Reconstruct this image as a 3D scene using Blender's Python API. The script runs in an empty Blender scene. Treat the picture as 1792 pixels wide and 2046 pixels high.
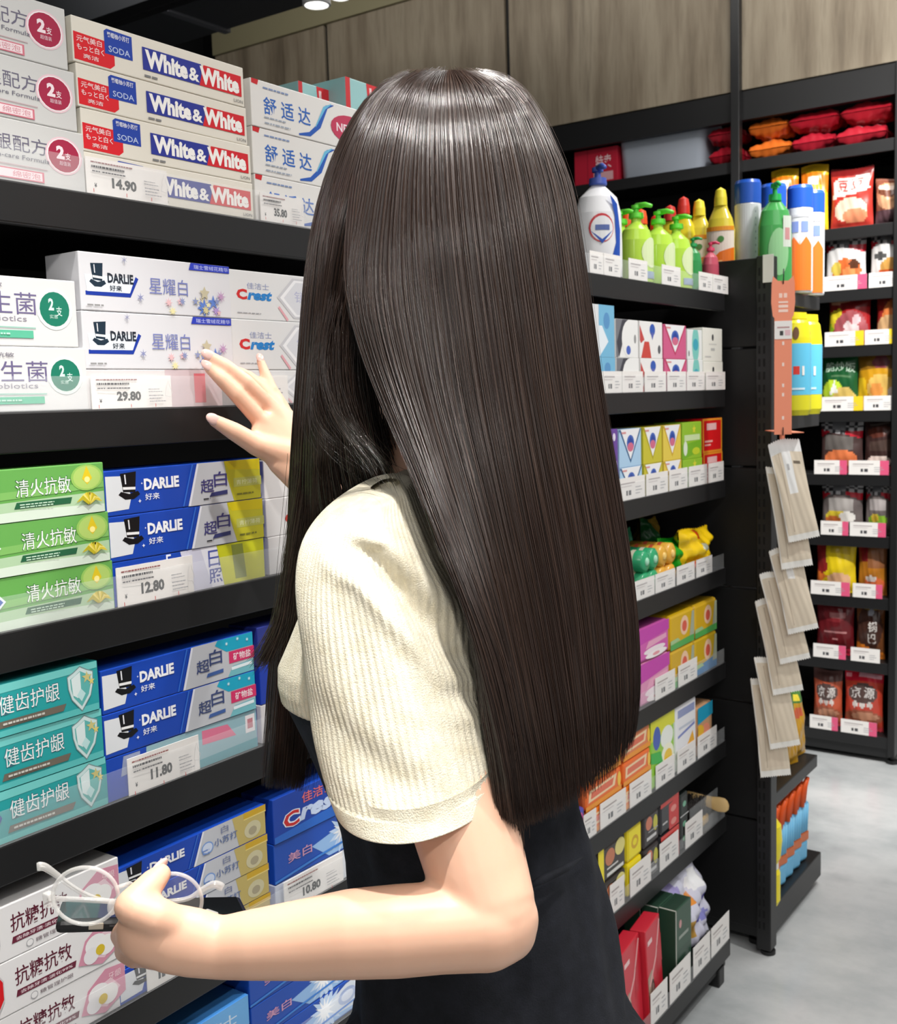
import bpy, bmesh, math, random
import numpy as np
from mathutils import Vector, Matrix
R_ = random.Random(7)
SC = bpy.context.scene
COL = SC.collection

# ------------------------------------------------------------------ camera, world, lights, exposure
CAM = np.array([.86, 0., 1.236])
RT = np.array([0.81818, 0.57420, -0.02962]); UP = np.array([-0.03562, 0.10205, 0.99414]); FW = np.array([-0.57386, 0.81233, -0.10394])
FPX, CX, CY = 2200., 896., 1023.
cd = bpy.data.cameras.new('camera'); cam = bpy.data.objects.new('camera', cd); COL.objects.link(cam)
cd.sensor_fit = 'HORIZONTAL'; cd.sensor_width = 36; cd.lens = 36 * FPX / 1792; cd.clip_start = .02
cam.matrix_world = Matrix(((RT[0], UP[0], -FW[0], CAM[0]), (RT[1], UP[1], -FW[1], CAM[1]), (RT[2], UP[2], -FW[2], CAM[2]), (0, 0, 0, 1)))
cd.dof.use_dof = True; cd.dof.focus_distance = .92; cd.dof.aperture_fstop = 22
SC.camera = cam
W = bpy.data.worlds.new('world'); SC.world = W; W.use_nodes = True
W.node_tree.nodes['Background'].inputs[0].default_value = (1, .98, .95, 1); W.node_tree.nodes['Background'].inputs[1].default_value = .32
def area(name, loc, to, sx, sy, power, col=(1, 1, 1)):
    l = bpy.data.lights.new(name, 'AREA'); l.shape = 'RECTANGLE'; l.size = sx; l.size_y = sy; l.energy = power; l.color = col
    o = bpy.data.objects.new(name, l); COL.objects.link(o); o.location = loc
    o.rotation_euler = (Vector(to) - Vector(loc)).to_track_quat('-Z', 'Y').to_euler(); return o
def spot(name, loc, to, power, deg, rad=.05, col=(1, 1, 1), blend=.6):
    l = bpy.data.lights.new(name, 'SPOT'); l.energy = power; l.spot_size = math.radians(deg); l.spot_blend = blend; l.shadow_soft_size = rad; l.color = col
    o = bpy.data.objects.new(name, l); COL.objects.link(o); o.location = loc
    o.rotation_euler = (Vector(to) - Vector(loc)).to_track_quat('-Z', 'Y').to_euler(); return o
spot('track_light_beam', (1.22, -.45, 2.15), (.12, .62, .95), 34, 72, .045, (1, .97, .92))
spot('track_light_beam', (.52, .36, 2.72), (.35, .57, 1.0), 150, 38, .03, (1, .97, .93), .45)
spot('track_light_beam', (1.35, 1.1, 2.75), (.42, .68, 1.1), 62, 40, .05, (1, .97, .93))
spot('track_light_beam', (.30, .98, 2.75), (.38, .78, 1.5), 80, 34, .05, (1, .97, .93))
spot('track_light_beam', (1.1, 2.0, 2.75), (0, 1.95, .9), 85, 75, .05, (1, .98, .95))
spot('track_light_beam', (.8, 2.1, 2.85), (-.15, 3.66, .95), 300, 58, .06, (1, .98, .95))
area('wall_fill_light', (-.9, 2.3, 2.98), (-.9, 3.66, 2.3), 3.0, .25, 16, (1, .97, .92))  # added fill that evens the light on the wood panels, no real fixture
area('overhead_fill_light', (1.5, .6, 2.9), (.6, .6, 0), 1.6, 3.0, 38, (1, .98, .96))  # added soft fill over the near aisle, no ceiling panel hangs there
area('overhead_fill_light', (.5, 3.0, 2.95), (.4, 2.9, 0), 1.2, 1.2, 30, (1, .98, .96))  # added soft fill to brighten the floor at the far end
SC.view_settings.view_transform = 'Standard'; SC.view_settings.look = 'None'; SC.view_settings.gamma = 1; SC.view_settings.use_curve_mapping = False
SC.view_settings.exposure = 0.0
SC.cycles.use_denoising = True
SC.cycles.max_bounces = 8; SC.cycles.transparent_max_bounces = 24; SC.cycles.caustics_reflective = False; SC.cycles.caustics_refractive = False

# a sight line through a point of the photograph, met with a plane of the place
def ray(px, py): return FW + RT * ((px - CX) / FPX) - UP * ((py - CY) / FPX)
def P(px, py, d): return CAM + ray(px, py) * d
def onx(px, py, x=0.): r = ray(px, py); return CAM + r * ((x - CAM[0]) / r[0])
def ony(px, py, y): r = ray(px, py); return CAM + r * ((y - CAM[1]) / r[1])
def onz(px, py, z=0.): r = ray(px, py); return CAM + r * ((z - CAM[2]) / r[2])

# ------------------------------------------------------------------ materials
def lin(c): c = c / 255.; return c / 12.92 if c <= .04045 else ((c + .055) / 1.055) ** 2.4
_M = {}
def M(col, rough=.45, metal=0., spec=.5, kind='', **kw):
    k = (tuple(col), rough, metal, spec, kind, tuple(sorted(kw.items())))
    if k in _M: return _M[k]
    m = bpy.data.materials.new(kind or 'paint'); m.use_nodes = True
    nt = m.node_tree; b = nt.nodes['Principled BSDF']
    b.inputs['Base Color'].default_value = (lin(col[0]), lin(col[1]), lin(col[2]), 1)
    b.inputs['Roughness'].default_value = rough; b.inputs['Metallic'].default_value = metal; b.inputs['Specular IOR Level'].default_value = spec
    for n, v in kw.items():
        n = {'trans': 'Transmission Weight', 'ior': 'IOR', 'alpha': 'Alpha', 'coat': 'Coat Weight', 'sss': 'Subsurface Weight', 'sheen': 'Sheen Weight', 'emit': 'Emission Strength'}[n]
        b.inputs[n].default_value = v
        if n == 'Emission Strength': b.inputs['Emission Color'].default_value = (1, 1, 1, 1)
    _M[k] = m; return m
def nodes(m): return m.node_tree.nodes, m.node_tree.links, m.node_tree.nodes['Principled BSDF']
def noise_mat(name, stops, scale, rough, stretch=(1, 1, 1), detail=6, bump=0., bscale=None, spec=.5):
    m = bpy.data.materials.new(name); m.use_nodes = True; n, l, b = nodes(m)
    tc = n.new('ShaderNodeTexCoord'); mp = n.new('ShaderNodeMapping'); mp.inputs['Scale'].default_value = stretch
    nz = n.new('ShaderNodeTexNoise'); nz.inputs['Scale'].default_value = scale; nz.inputs['Detail'].default_value = detail; nz.inputs['Roughness'].default_value = .62
    cr = n.new('ShaderNodeValToRGB'); e = cr.color_ramp.elements
    for i, (p, c) in enumerate(stops):
        el = e[i] if i < 2 else e.new(p)
        el.position = p; el.color = (lin(c[0]), lin(c[1]), lin(c[2]), 1)
    l.new(tc.outputs['Object'], mp.inputs[0]); l.new(mp.outputs[0], nz.inputs['Vector']); l.new(nz.outputs['Fac'], cr.inputs[0]); l.new(cr.outputs[0], b.inputs['Base Color'])
    b.inputs['Roughness'].default_value = rough; b.inputs['Specular IOR Level'].default_value = spec
    if bump:
        nb = n.new('ShaderNodeTexNoise'); nb.inputs['Scale'].default_value = bscale or scale * 4; nb.inputs['Detail'].default_value = 4
        bp = n.new('ShaderNodeBump'); bp.inputs['Strength'].default_value = bump; bp.inputs['Distance'].default_value = .002
        l.new(mp.outputs[0], nb.inputs['Vector']); l.new(nb.outputs['Fac'], bp.inputs['Height']); l.new(bp.outputs[0], b.inputs['Normal'])
    return m
BLK = M((25, 25, 26), .42, 0, .5, 'black_steel'); BLK2 = M((20, 20, 21), .55, 0, .4, 'black_panel')
CLEAR = M((245, 248, 250), .06, 0, .35, 'clear_plastic', alpha=.10)
FILM = M((240, 242, 244), .12, 0, .4, 'clear_film', alpha=.22)
WHITE = (236, 235, 230)

# ------------------------------------------------------------------ mesh helpers
class MB:
    def __init__(s): s.v = []; s.f = []; s.mi = []; s.sm = []; s.mats = []
    def mat(s, m):
        if m not in s.mats: s.mats.append(m)
        return s.mats.index(m)
    def add(s, vs, fs, m, smooth=False):
        o = len(s.v); s.v.extend(tuple(map(float, v)) for v in vs); k = s.mat(m)
        for f in fs: s.f.append(tuple(i + o for i in f)); s.mi.append(k); s.sm.append(smooth)
    def box(s, a, b, m, bev=0.):
        (x0, y0, z0), (x1, y1, z1) = a, b
        if bev <= 0:
            s.add([(x0,y0,z0),(x1,y0,z0),(x1,y1,z0),(x0,y1,z0),(x0,y0,z1),(x1,y0,z1),(x1,y1,z1),(x0,y1,z1)],
                  [(3,2,1,0),(4,5,6,7),(0,1,5,4),(1,2,6,5),(2,3,7,6),(3,0,4,7)], m)
        else:
            bm = bmesh.new(); bmesh.ops.create_cube(bm, size=1)
            for v in bm.verts: v.co = Vector(((x0+x1)/2 + v.co.x*(x1-x0), (y0+y1)/2 + v.co.y*(y1-y0), (z0+z1)/2 + v.co.z*(z1-z0)))
            bmesh.ops.bevel(bm, geom=bm.edges[:], offset=bev, segments=2, affect='EDGES', profile=.5)
            bm.verts.index_update(); s.add([v.co for v in bm.verts], [[v.index for v in f.verts] for f in bm.faces], m); bm.free()
    def loft(s, rings, m, cap=True, smooth=True, closed=True):
        n = len(rings[0]); vs = [p for r in rings for p in r]; fs = []
        for i in range(len(rings) - 1):
            for j in range(n if closed else n - 1):
                k = (j + 1) % n; fs.append((i*n + j, i*n + k, (i+1)*n + k, (i+1)*n + j))
        if cap and closed: fs.append(tuple(range(n))[::-1]); fs.append(tuple((len(rings)-1)*n + j for j in range(n)))
        s.add(vs, fs, m, smooth)
    def tube(s, pts, rad, m, n=10, cap=True, flat=None, fdir=None):
        pts = [np.array(p, float) for p in pts]; rad = [rad] * len(pts) if np.isscalar(rad) else list(rad)
        rings = []; prev = None
        for i, p in enumerate(pts):
            t = pts[min(i+1, len(pts)-1)] - pts[max(i-1, 0)]; t /= np.linalg.norm(t) + 1e-12
            a = np.array(fdir, float) if fdir is not None else (prev if prev is not None else (np.array([0, 0, 1.]) if abs(t[2]) < .9 else np.array([1., 0, 0])))
            a = a - t * (a @ t); a /= np.linalg.norm(a) + 1e-12; b = np.cross(t, a); prev = a
            k = 1. if flat is None else (flat if np.isscalar(flat) else flat[i])
            rings.append([p + (a * math.cos(q) + b * math.sin(q) * k) * rad[i] for q in [2*math.pi*j/n for j in range(n)]])
        s.loft(rings, m, cap)
    def lathe(s, prof, m, n=20, sx=1., sy=1., c=(0, 0, 0), cap=True):
        """prof: (radius, height[, material])"""
        for i in range(len(prof) - 1):
            mm = prof[i][2] if len(prof[i]) > 2 else m
            r0, r1 = [[(c[0] + q[0]*sx*math.cos(t), c[1] + q[0]*sy*math.sin(t), c[2] + q[1]) for t in [2*math.pi*j/n for j in range(n)]] for q in (prof[i], prof[i+1])]
            s.loft([r0, r1], mm, False)
        for q, mm in ((prof[0], prof[0][2] if len(prof[0]) > 2 else m), (prof[-1], prof[-2][2] if len(prof[-2]) > 2 else m)):
            if cap and q[0] > 1e-4: s.add([(c[0] + q[0]*sx*math.cos(2*math.pi*j/n), c[1] + q[0]*sy*math.sin(2*math.pi*j/n), c[2] + q[1]) for j in range(n)], [tuple(range(n))], mm)
    def ell(s, c, r, m, n=14, axes=None):
        c = np.array(c, float); A = np.eye(3) if axes is None else np.array(axes, float)
        vs = []; fs = []
        for i in range(n + 1):
            a = math.pi * i / n
            for j in range(2 * n):
                b = math.pi * j / n; u = np.array([math.sin(a)*math.cos(b)*r[0], math.sin(a)*math.sin(b)*r[1], math.cos(a)*r[2]]); vs.append(c + u @ A)
        for i in range(n):
            for j in range(2 * n): k = (j + 1) % (2*n); fs.append((i*2*n + j, (i+1)*2*n + j, (i+1)*2*n + k, i*2*n + k))
        s.add(vs, fs, m, True)
    def mesh(s, name):
        me = bpy.data.meshes.new(name); me.from_pydata(s.v, [], s.f)
        for m in s.mats: me.materials.append(m)
        if s.f:
            me.polygons.foreach_set('material_index', s.mi); me.polygons.foreach_set('use_smooth', s.sm)
        me.update(); return me
    def build(s, name, parent=None, loc=(0, 0, 0), rz=0.):
        return obj(name, s.mesh(name), parent, loc, rz)
def obj(name, me, parent=None, loc=(0, 0, 0), rz=0.):
    o = bpy.data.objects.new(name, me); COL.objects.link(o); o.location = loc; o.rotation_euler = (0, 0, rz)
    if parent is not None: o.parent = parent
    return o
def tag(o, label=None, cat=None, group=None, kind=None):
    if label: o['label'] = label
    if cat: o['category'] = cat
    if group: o['group'] = group
    if kind: o['kind'] = kind
    return o
def empty(name, loc, rz=0., **kw): return tag(obj(name, None, None, loc, rz), **kw)
def struct(mb, name, parent=None): return tag(mb.build(name, parent), kind='structure')

# ------------------------------------------------------------------ print on packaging
_T = {}
def textmesh(t, bold=0.):
    if any(ord(ch) > 0x2e80 for ch in t): bold = min(bold, .01)
    k = (t, bold)
    if k in _T: return _T[k]
    c = bpy.data.curves.new('lettering', 'FONT'); c.body = t; c.resolution_u = 2; c.offset = bold
    o = bpy.data.objects.new('lettering', c); COL.objects.link(o)
    ev = o.evaluated_get(bpy.context.evaluated_depsgraph_get()); me = ev.to_mesh()
    v = np.array([x.co[:2] for x in me.vertices]); f = [tuple(p.vertices) for p in me.polygons]
    ev.to_mesh_clear(); bpy.data.objects.remove(o); bpy.data.curves.remove(c)
    v = (v - v.min(0)) / (v.max(0) - v.min(0)); _T[k] = (v, f); return _T[k]
def circ(u, v, ru, rv, n=20, a0=0, a1=2*math.pi): return [(u + ru*math.cos(a0 + (a1-a0)*i/n), v + rv*math.sin(a0 + (a1-a0)*i/n)) for i in range(n)]
def star(u, v, ru, rv, n=5, k=.45, ph=math.pi/2): return [(u + ru*(1 if i % 2 == 0 else k)*math.cos(ph + math.pi*i/n), v + rv*(1 if i % 2 == 0 else k)*math.sin(ph + math.pi*i/n)) for i in range(2*n)]
def strip(pts, w, ar):
    """ribbon along pts in (u, v); ar = panel width / height so that the width is even"""
    L, Rr = [], []
    for i, (u, v) in enumerate(pts):
        a, b = pts[max(i-1, 0)], pts[min(i+1, len(pts)-1)]; du, dv = (b[0]-a[0])*ar, b[1]-a[1]; q = math.hypot(du, dv) + 1e-9
        k = w if np.isscalar(w) else w[i]
        L.append((u - dv/q*k/ar, v + du/q*k)); Rr.append((u + dv/q*k/ar, v - du/q*k))
    return L, Rr
def clipped(pts, m=.006):
    for ax, lim, s in ((0, m, 1), (0, 1 - m, -1), (1, m, 1), (1, 1 - m, -1)):
        out = []
        for a, b in zip(pts, pts[1:] + pts[:1]):
            ia, ib = (a[ax] - lim) * s >= 0, (b[ax] - lim) * s >= 0
            if ia: out.append(a)
            if ia != ib: t = (lim - a[ax]) / (b[ax] - a[ax]); out.append((a[0] + (b[0] - a[0]) * t, a[1] + (b[1] - a[1]) * t))
        pts = out
        if not pts: break
    return pts
def slices(ops, n=10):
    out = []
    for op in ops:
        k = op[0]
        if k not in 'rpe': out.append(op); continue
        pts = [(op[1], op[2]), (op[3], op[2]), (op[3], op[4]), (op[1], op[4])] if k == 'r' else op[1] if k == 'p' else circ(*op[1:5]); col = op[2] if k == 'p' else op[5]
        for i in range(n):
            q = list(pts)
            for lim, s in ((i / n, 1), ((i + 1) / n, -1)):
                o = []
                for a, b in zip(q, q[1:] + q[:1]):
                    ia, ib = (a[0] - lim) * s >= 0, (b[0] - lim) * s >= 0
                    if ia: o.append(a)
                    if ia != ib: t = (lim - a[0]) / (b[0] - a[0]); o.append((lim, a[1] + (b[1] - a[1]) * t))
                q = o
                if not q: break
            if len(q) > 2: out.append(('p', q, col))
    return out
def decals(mb, ops, S, ar, rough=.4, eps=.00016, clip=True):
    """ops drawn one over another on the surface S(u, v, lift)"""
    for i, op in enumerate(ops):
        e = eps + i * .00005; k = op[0]
        if k in 'pes' and clip:
            q = clipped(op[1] if k == 'p' else circ(*op[1:5]) if k == 'e' else star(op[1], op[2], op[3], op[3]*ar, op[4], op[6] if len(op) > 6 else .45))
            if len(q) < 3: continue
            op = ('p', q, op[2] if k == 'p' else op[5]); k = 'p'
        if k == 'r': pts = [(op[1], op[2]), (op[3], op[2]), (op[3], op[4]), (op[1], op[4])]; mb.add([S(u, v, e) for u, v in pts], [(0, 1, 2, 3)], M(op[5], rough))
        elif k == 'p': mb.add([S(u, v, e) for u, v in op[1]], [tuple(range(len(op[1])))], M(op[2], rough))
        elif k == 'e': pts = circ(*op[1:5]); mb.add([S(u, v, e) for u, v in pts], [tuple(range(len(pts)))], M(op[5], rough))
        elif k == 's': pts = star(op[1], op[2], op[3], op[3]*ar, op[4], op[6] if len(op) > 6 else .45); mb.add([S(u, v, e) for u, v in pts], [tuple(range(len(pts)))], M(op[5], rough))
        elif k == 'l':
            L, Q = strip(op[1], op[2], ar); n = len(L)
            mb.add([S(u, v, e) for u, v in L + Q], [(j, n + j, n + j + 1, j + 1) for j in range(n - 1)], M(op[3], rough))
        elif k == 't':
            v, f = textmesh(op[1], op[7] if len(op) > 7 else .012); sh = op[8] if len(op) > 8 else 0.
            x = op[2] + (v[:, 0] * (1 - abs(sh)) + v[:, 1] * sh + (abs(sh) if sh < 0 else 0)) * (op[4] - op[2]); y = op[3] + v[:, 1] * (op[5] - op[3])
            mb.add([S(a, b, e) for a, b in zip(x, y)], f, M(op[6], rough))
def carton_mesh(name, w, h, d, base, ops, rough=.38, bev=.0009, top=None, end=None):
    mb = MB(); m = M(base, rough); mb.box((-d, -w/2, 0), (0, w/2, h), m, bev)
    decals(mb, ops, lambda u, v, e: (e, (u - .5) * w, v * h), w / h, rough)
    if end: decals(mb, end, lambda u, v, e: (-d + u * d, -w/2 - e, v * h), d / h, rough)
    if top: decals(mb, top, lambda u, v, e: (-v * d, (u - .5) * w, h + e), w / d, rough)
    return mb.mesh(name)
# ------------------------------------------------------------------ the shop: floor, walls, ceiling
mb = MB(); mb.add([(-3.4, -2.5, 0), (4.5, -2.5, 0), (4.5, 7, 0), (-3.4, 7, 0)], [(0, 1, 2, 3)],
    noise_mat('polished_concrete', [(.28, (150, 154, 156)), (.45, (182, 186, 187)), (.60, (204, 206, 206)), (.78, (166, 170, 172))], 2.2, .22, (1, 1.3, 1), 9))
struct(mb, 'floor')
mb = MB(); mb.box((-3.4, 4.02, 0), (.06, 4.1, 3.1), BLK2); struct(mb, 'wall_back')
mb = MB(); mb.box((-3.5, -2.5, 0), (-3.4, 4.1, 3.1), M((24, 24, 26), .8)); struct(mb, 'wall_left')
mb = MB(); mb.box((-3.4, -1.5, 3.1), (2.6, 4.1, 3.16), M((40, 41, 45), .9)); struct(mb, 'ceiling')
WOOD = noise_mat('weathered_oak', [(.25, (96, 85, 70)), (.42, (132, 119, 100)), (.58, (156, 144, 124)), (.75, (112, 100, 83)), (.9, (142, 129, 109))], 2.4, .6, (5.5, 1, .55), 8, .15, 60)
for x0, x1 in ((-2.94, -2.29), (-2.27, -1.40), (-1.38, -.515), (-.485, .35)):
    mb = MB(); mb.box((x0, 3.655, 2.215), (x1, 3.70, 2.80), WOOD, .001); struct(mb, 'trim_%d' % (1 + int((x0 + 3) * 1.4)))
mb = MB(); mb.box((-2.94, 3.64, 2.80), (.35, 3.72, 3.1), M((150, 143, 112), .7)); struct(mb, 'trim_9')
mb = MB(); mb.box((-2.29, 3.67, 2.215), (-2.27, 3.70, 2.8), BLK2); mb.box((-1.40, 3.67, 2.215), (-1.38, 3.70, 2.8), BLK2); struct(mb, 'trim_8')
# dark services under the ceiling
t = empty('ceiling_duct', (-1.9, 2.75, 2.55), label='black ventilation duct hanging under the dark ceiling', cat='duct')
mb = MB(); mb.box((-2.4, -.14, 0), (1.1, .14, .2), M((60, 62, 66), .5), .006); mb.build('duct_body', t)
for x in (-2.0, -1.1, -.2, .7): mb = MB(); mb.box((x, -.15, -.008), (x + .03, .15, .208), M((100, 102, 108), .4)); mb.build('duct_flange', t)
mb = MB()
for x in (-1.8, .5): mb.tube([(x, 0, .2), (x, 0, .55)], .006, M((40, 40, 42)))
mb.build('hanger_rod', t)
t = empty('lighting_track', (-1.2, 2.2, 2.345), label='slim black lighting track carrying two white spotlights', cat='light track')
mb = MB(); mb.box((-1.3, -.018, 0), (.9, .018, .03), M((26, 26, 28), .4), .002); mb.build('rail', t)
mb = MB()
for x in (-1.1, .7): mb.tube([(x, 0, .03), (x, 0, .73)], .004, M((40, 40, 42)))
mb.build('hanger_rod', t)
for i, (px, lab) in enumerate(((632, 'white round spotlight on the black track, the larger nearer one'), (680, 'small white spotlight right of the larger one on the black track'))):
    p = ony(px, -2, 2.2); r = .036 if i == 0 else .026
    t = empty('spotlight', (p[0], 2.2, 2.345), label=lab, cat='spotlight', group='track spotlights')
    mb = MB(); mb.box((-.012, -.014, -.03), (.012, .014, 0), M((225, 225, 225), .35)); mb.build('mount', t)
    mb = MB(); mb.lathe([(.012, 0), (r*.9, -.004), (r, -.02), (r, -.085), (r*.85, -.086), (r*.8, -.06)], M((232, 232, 232), .3), 24, c=(0, 0, -.03)); mb.build('housing', t)
    mb = MB(); mb.lathe([(0, -.06), (r*.8, -.06)], M((255, 250, 240), .3, emit=4.), 24, c=(0, 0, -.03), cap=False); mb.build('lens', t)

# ------------------------------------------------------------------ black shelving along the left: one run of eight levels
ZS = [1.432, 1.234, 1.044, .857, .652, .479, .310]
GO = (0, 1.2, 0)
gon = empty('gondola_shelving', (0, 0, 0), label='long black steel shelf unit filled with toothpaste cartons and household goods', cat='shelf unit')
def rail(zl, y0, y1, x=0.):
    mb = MB(); mb.box((x - .38, y0, zl - .022), (x - .012, y1, zl - .001), BLK2, .001); s = mb.build('shelf', gon)
    mb = MB(); mb.box((x - .012, y0, zl - .036), (x, y1, zl), BLK, .0015); mb.build('price_rail', s)
    mb = MB(); mb.box((x - .0012, y0 + .01, zl), (x - .0004, y1 - .01, zl + .031), CLEAR); g = mb.build('clear_guard', s); g['label'] = 'clear plastic strip along the shelf edge'
for z in ZS: rail(z, .12, 2.236)
rail(.088, .12, 2.125, .05)
mb = MB(); mb.box((-.33, .12, 0.03), (.04, 2.12, .052), BLK2); mb.build('base_plinth', gon)
mb = MB(); mb.box((-.40, .12, .0), (-.381, 2.236, 1.50), BLK2); mb.build('back_panel', gon)
for y in (.15, 1.15, 2.10):
    mb = MB(); mb.box((-.01, y - .025, 0), (.045, y + .005, .04), BLK, .003); mb.build('foot', gon)
for y in (.11, 2.24):
    mb = MB(); mb.box((-.43, y - .015, 0), (-.381, y + .015, 1.5), BLK, .002); mb.build('upright', gon)

# ------------------------------------------------------------------ end unit: black panel with slotted post, shelves facing away
YP = 2.258
end = empty('endcap_shelving', (0, YP, 0), label='black end shelf unit with slotted post standing across the shelf run', cat='shelf unit')
zz = [.05, .30, .56, .81, 1.07, 1.32, 1.5045]
for a, b in zip(zz, zz[1:]):
    mb = MB(); mb.box((-.84, .006, a + .002), (.064, .022, b - .002), BLK2, .002); mb.build('back_panel', end)
mb = MB(); mb.box((.060, -.004, .012), (.092, .034, 1.5045), BLK, .002)
for k in range(54):
    z = .06 + k * .0265
    for x in (.065, .075): mb.box((x, -.0046, z), (x + .004, -.0035, z + .016), M((4, 4, 4), .9))
mb.build('upright', end)
mb = MB(); mb.lathe([(.016, 0), (.016, .008), (.006, .009), (.006, .014)], BLK, 14, c=(.08, .014, 0)); mb.build('foot', end)
for z in (1.443, 1.172, .335):
    mb = MB(); mb.box((-.8, .026, z - .03), (.07, .40, z), BLK, .002); mb.build('shelf', end)
mb = MB(); mb.box((-.8, .026, .022), (.076, .415, .083), BLK, .002); mb.build('base_plinth', end)
for y in (.05, .40):
    mb = MB(); mb.lathe([(.016, 0), (.016, .01), (.006, .011), (.006, .024)], BLK, 14, c=(.04, y, 0)); mb.build('foot', end)

# ------------------------------------------------------------------ tall wall shelving at the back of the aisle
YR = 3.66; ZR = [1.99, 1.735, 1.54, 1.363, 1.155, .949, .749, .548, .335, .089]
rack = empty('wall_shelving', (0, YR, 0), label='tall black wall shelving with snack packets at the end of the aisle', cat='shelf unit')
for z in ZR:
    mb = MB(); mb.box((-1.78, .012, z - .02), (-.001, .34, z - .001), BLK2); s = mb.build('shelf', rack)
    mb = MB(); mb.box((-1.78, 0, z - .038), (-.001, .012, z), BLK, .0015); mb.build('price_rail', s)
mb = MB(); mb.box((-1.78, .34, .02), (0, .355, 2.2), BLK2); mb.build('back_panel', rack)
mb = MB(); mb.box((-1.78, .0, 2.12), (0, .03, 2.212), BLK); mb.box((-1.78, .325, 2.17), (0, .339, 2.20), M((38, 40, 44), .35)); mb.build('header', rack)
mb = MB(); mb.box((0, -.012, .03), (.022, .355, 2.212), BLK, .002); mb.build('side_panel', rack)
mb = MB(); mb.box((-.515, -.03, 0), (-.485, .0, 3.1), BLK, .002); mb.build('upright', rack)
mb = MB(); mb.box((-1.78, .01, .018), (0, .03, .05), BLK); mb.build('base_plinth', rack)
for x in (-.47, .01):
    mb = MB(); mb.lathe([(.018, 0), (.018, .012), (.007, .013), (.007, .03)], BLK, 14, c=(x, .02, 0)); mb.build('foot', rack)
# ------------------------------------------------------------------ toothpaste cartons in the near bay
NAVY = (28, 58, 160); BLUE = (22, 70, 178); RED = (222, 28, 40); INK = (38, 38, 44); GREY = (168, 168, 172)
def lines(u0, v0, n, w, dv, col, lw=.018, seed=1):
    """tiny unreadable small print as fine broken lines"""
    q = random.Random(seed); o = []
    for i in range(n):
        u = u0; v = v0 - i * dv; end_ = u0 + w * q.uniform(.7, 1)
        while u < end_: s = q.uniform(.012, .04); o.append(('r', u, v, min(u + s, end_), v + lw, col)); u += s + .006
    return o
def hat(u, v, w, h, dark=(14, 14, 18)):
    """a plain top hat emblem"""
    X = lambda a: u + a * w
    Y = lambda b: v + b * h
    return [('p', [(X(.22), Y(.34)), (X(.78), Y(.30)), (X(.86), Y(1.)), (X(.12), Y(.96))], dark),
            ('p', [(X(.0), Y(.26)), (X(.12), Y(.36)), (X(.5), Y(.26)), (X(.9), Y(.34)), (X(1.), Y(.22)), (X(.7), Y(.08)), (X(.3), Y(.08))], dark),
            ('p', [(X(.22), Y(.42)), (X(.79), Y(.39)), (X(.80), Y(.48)), (X(.21), Y(.51))], (240, 240, 240)),
            ('p', [(X(.32), Y(.60)), (X(.38), Y(.60)), (X(.36), Y(.92)), (X(.30), Y(.92))], (230, 230, 235))]
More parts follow.
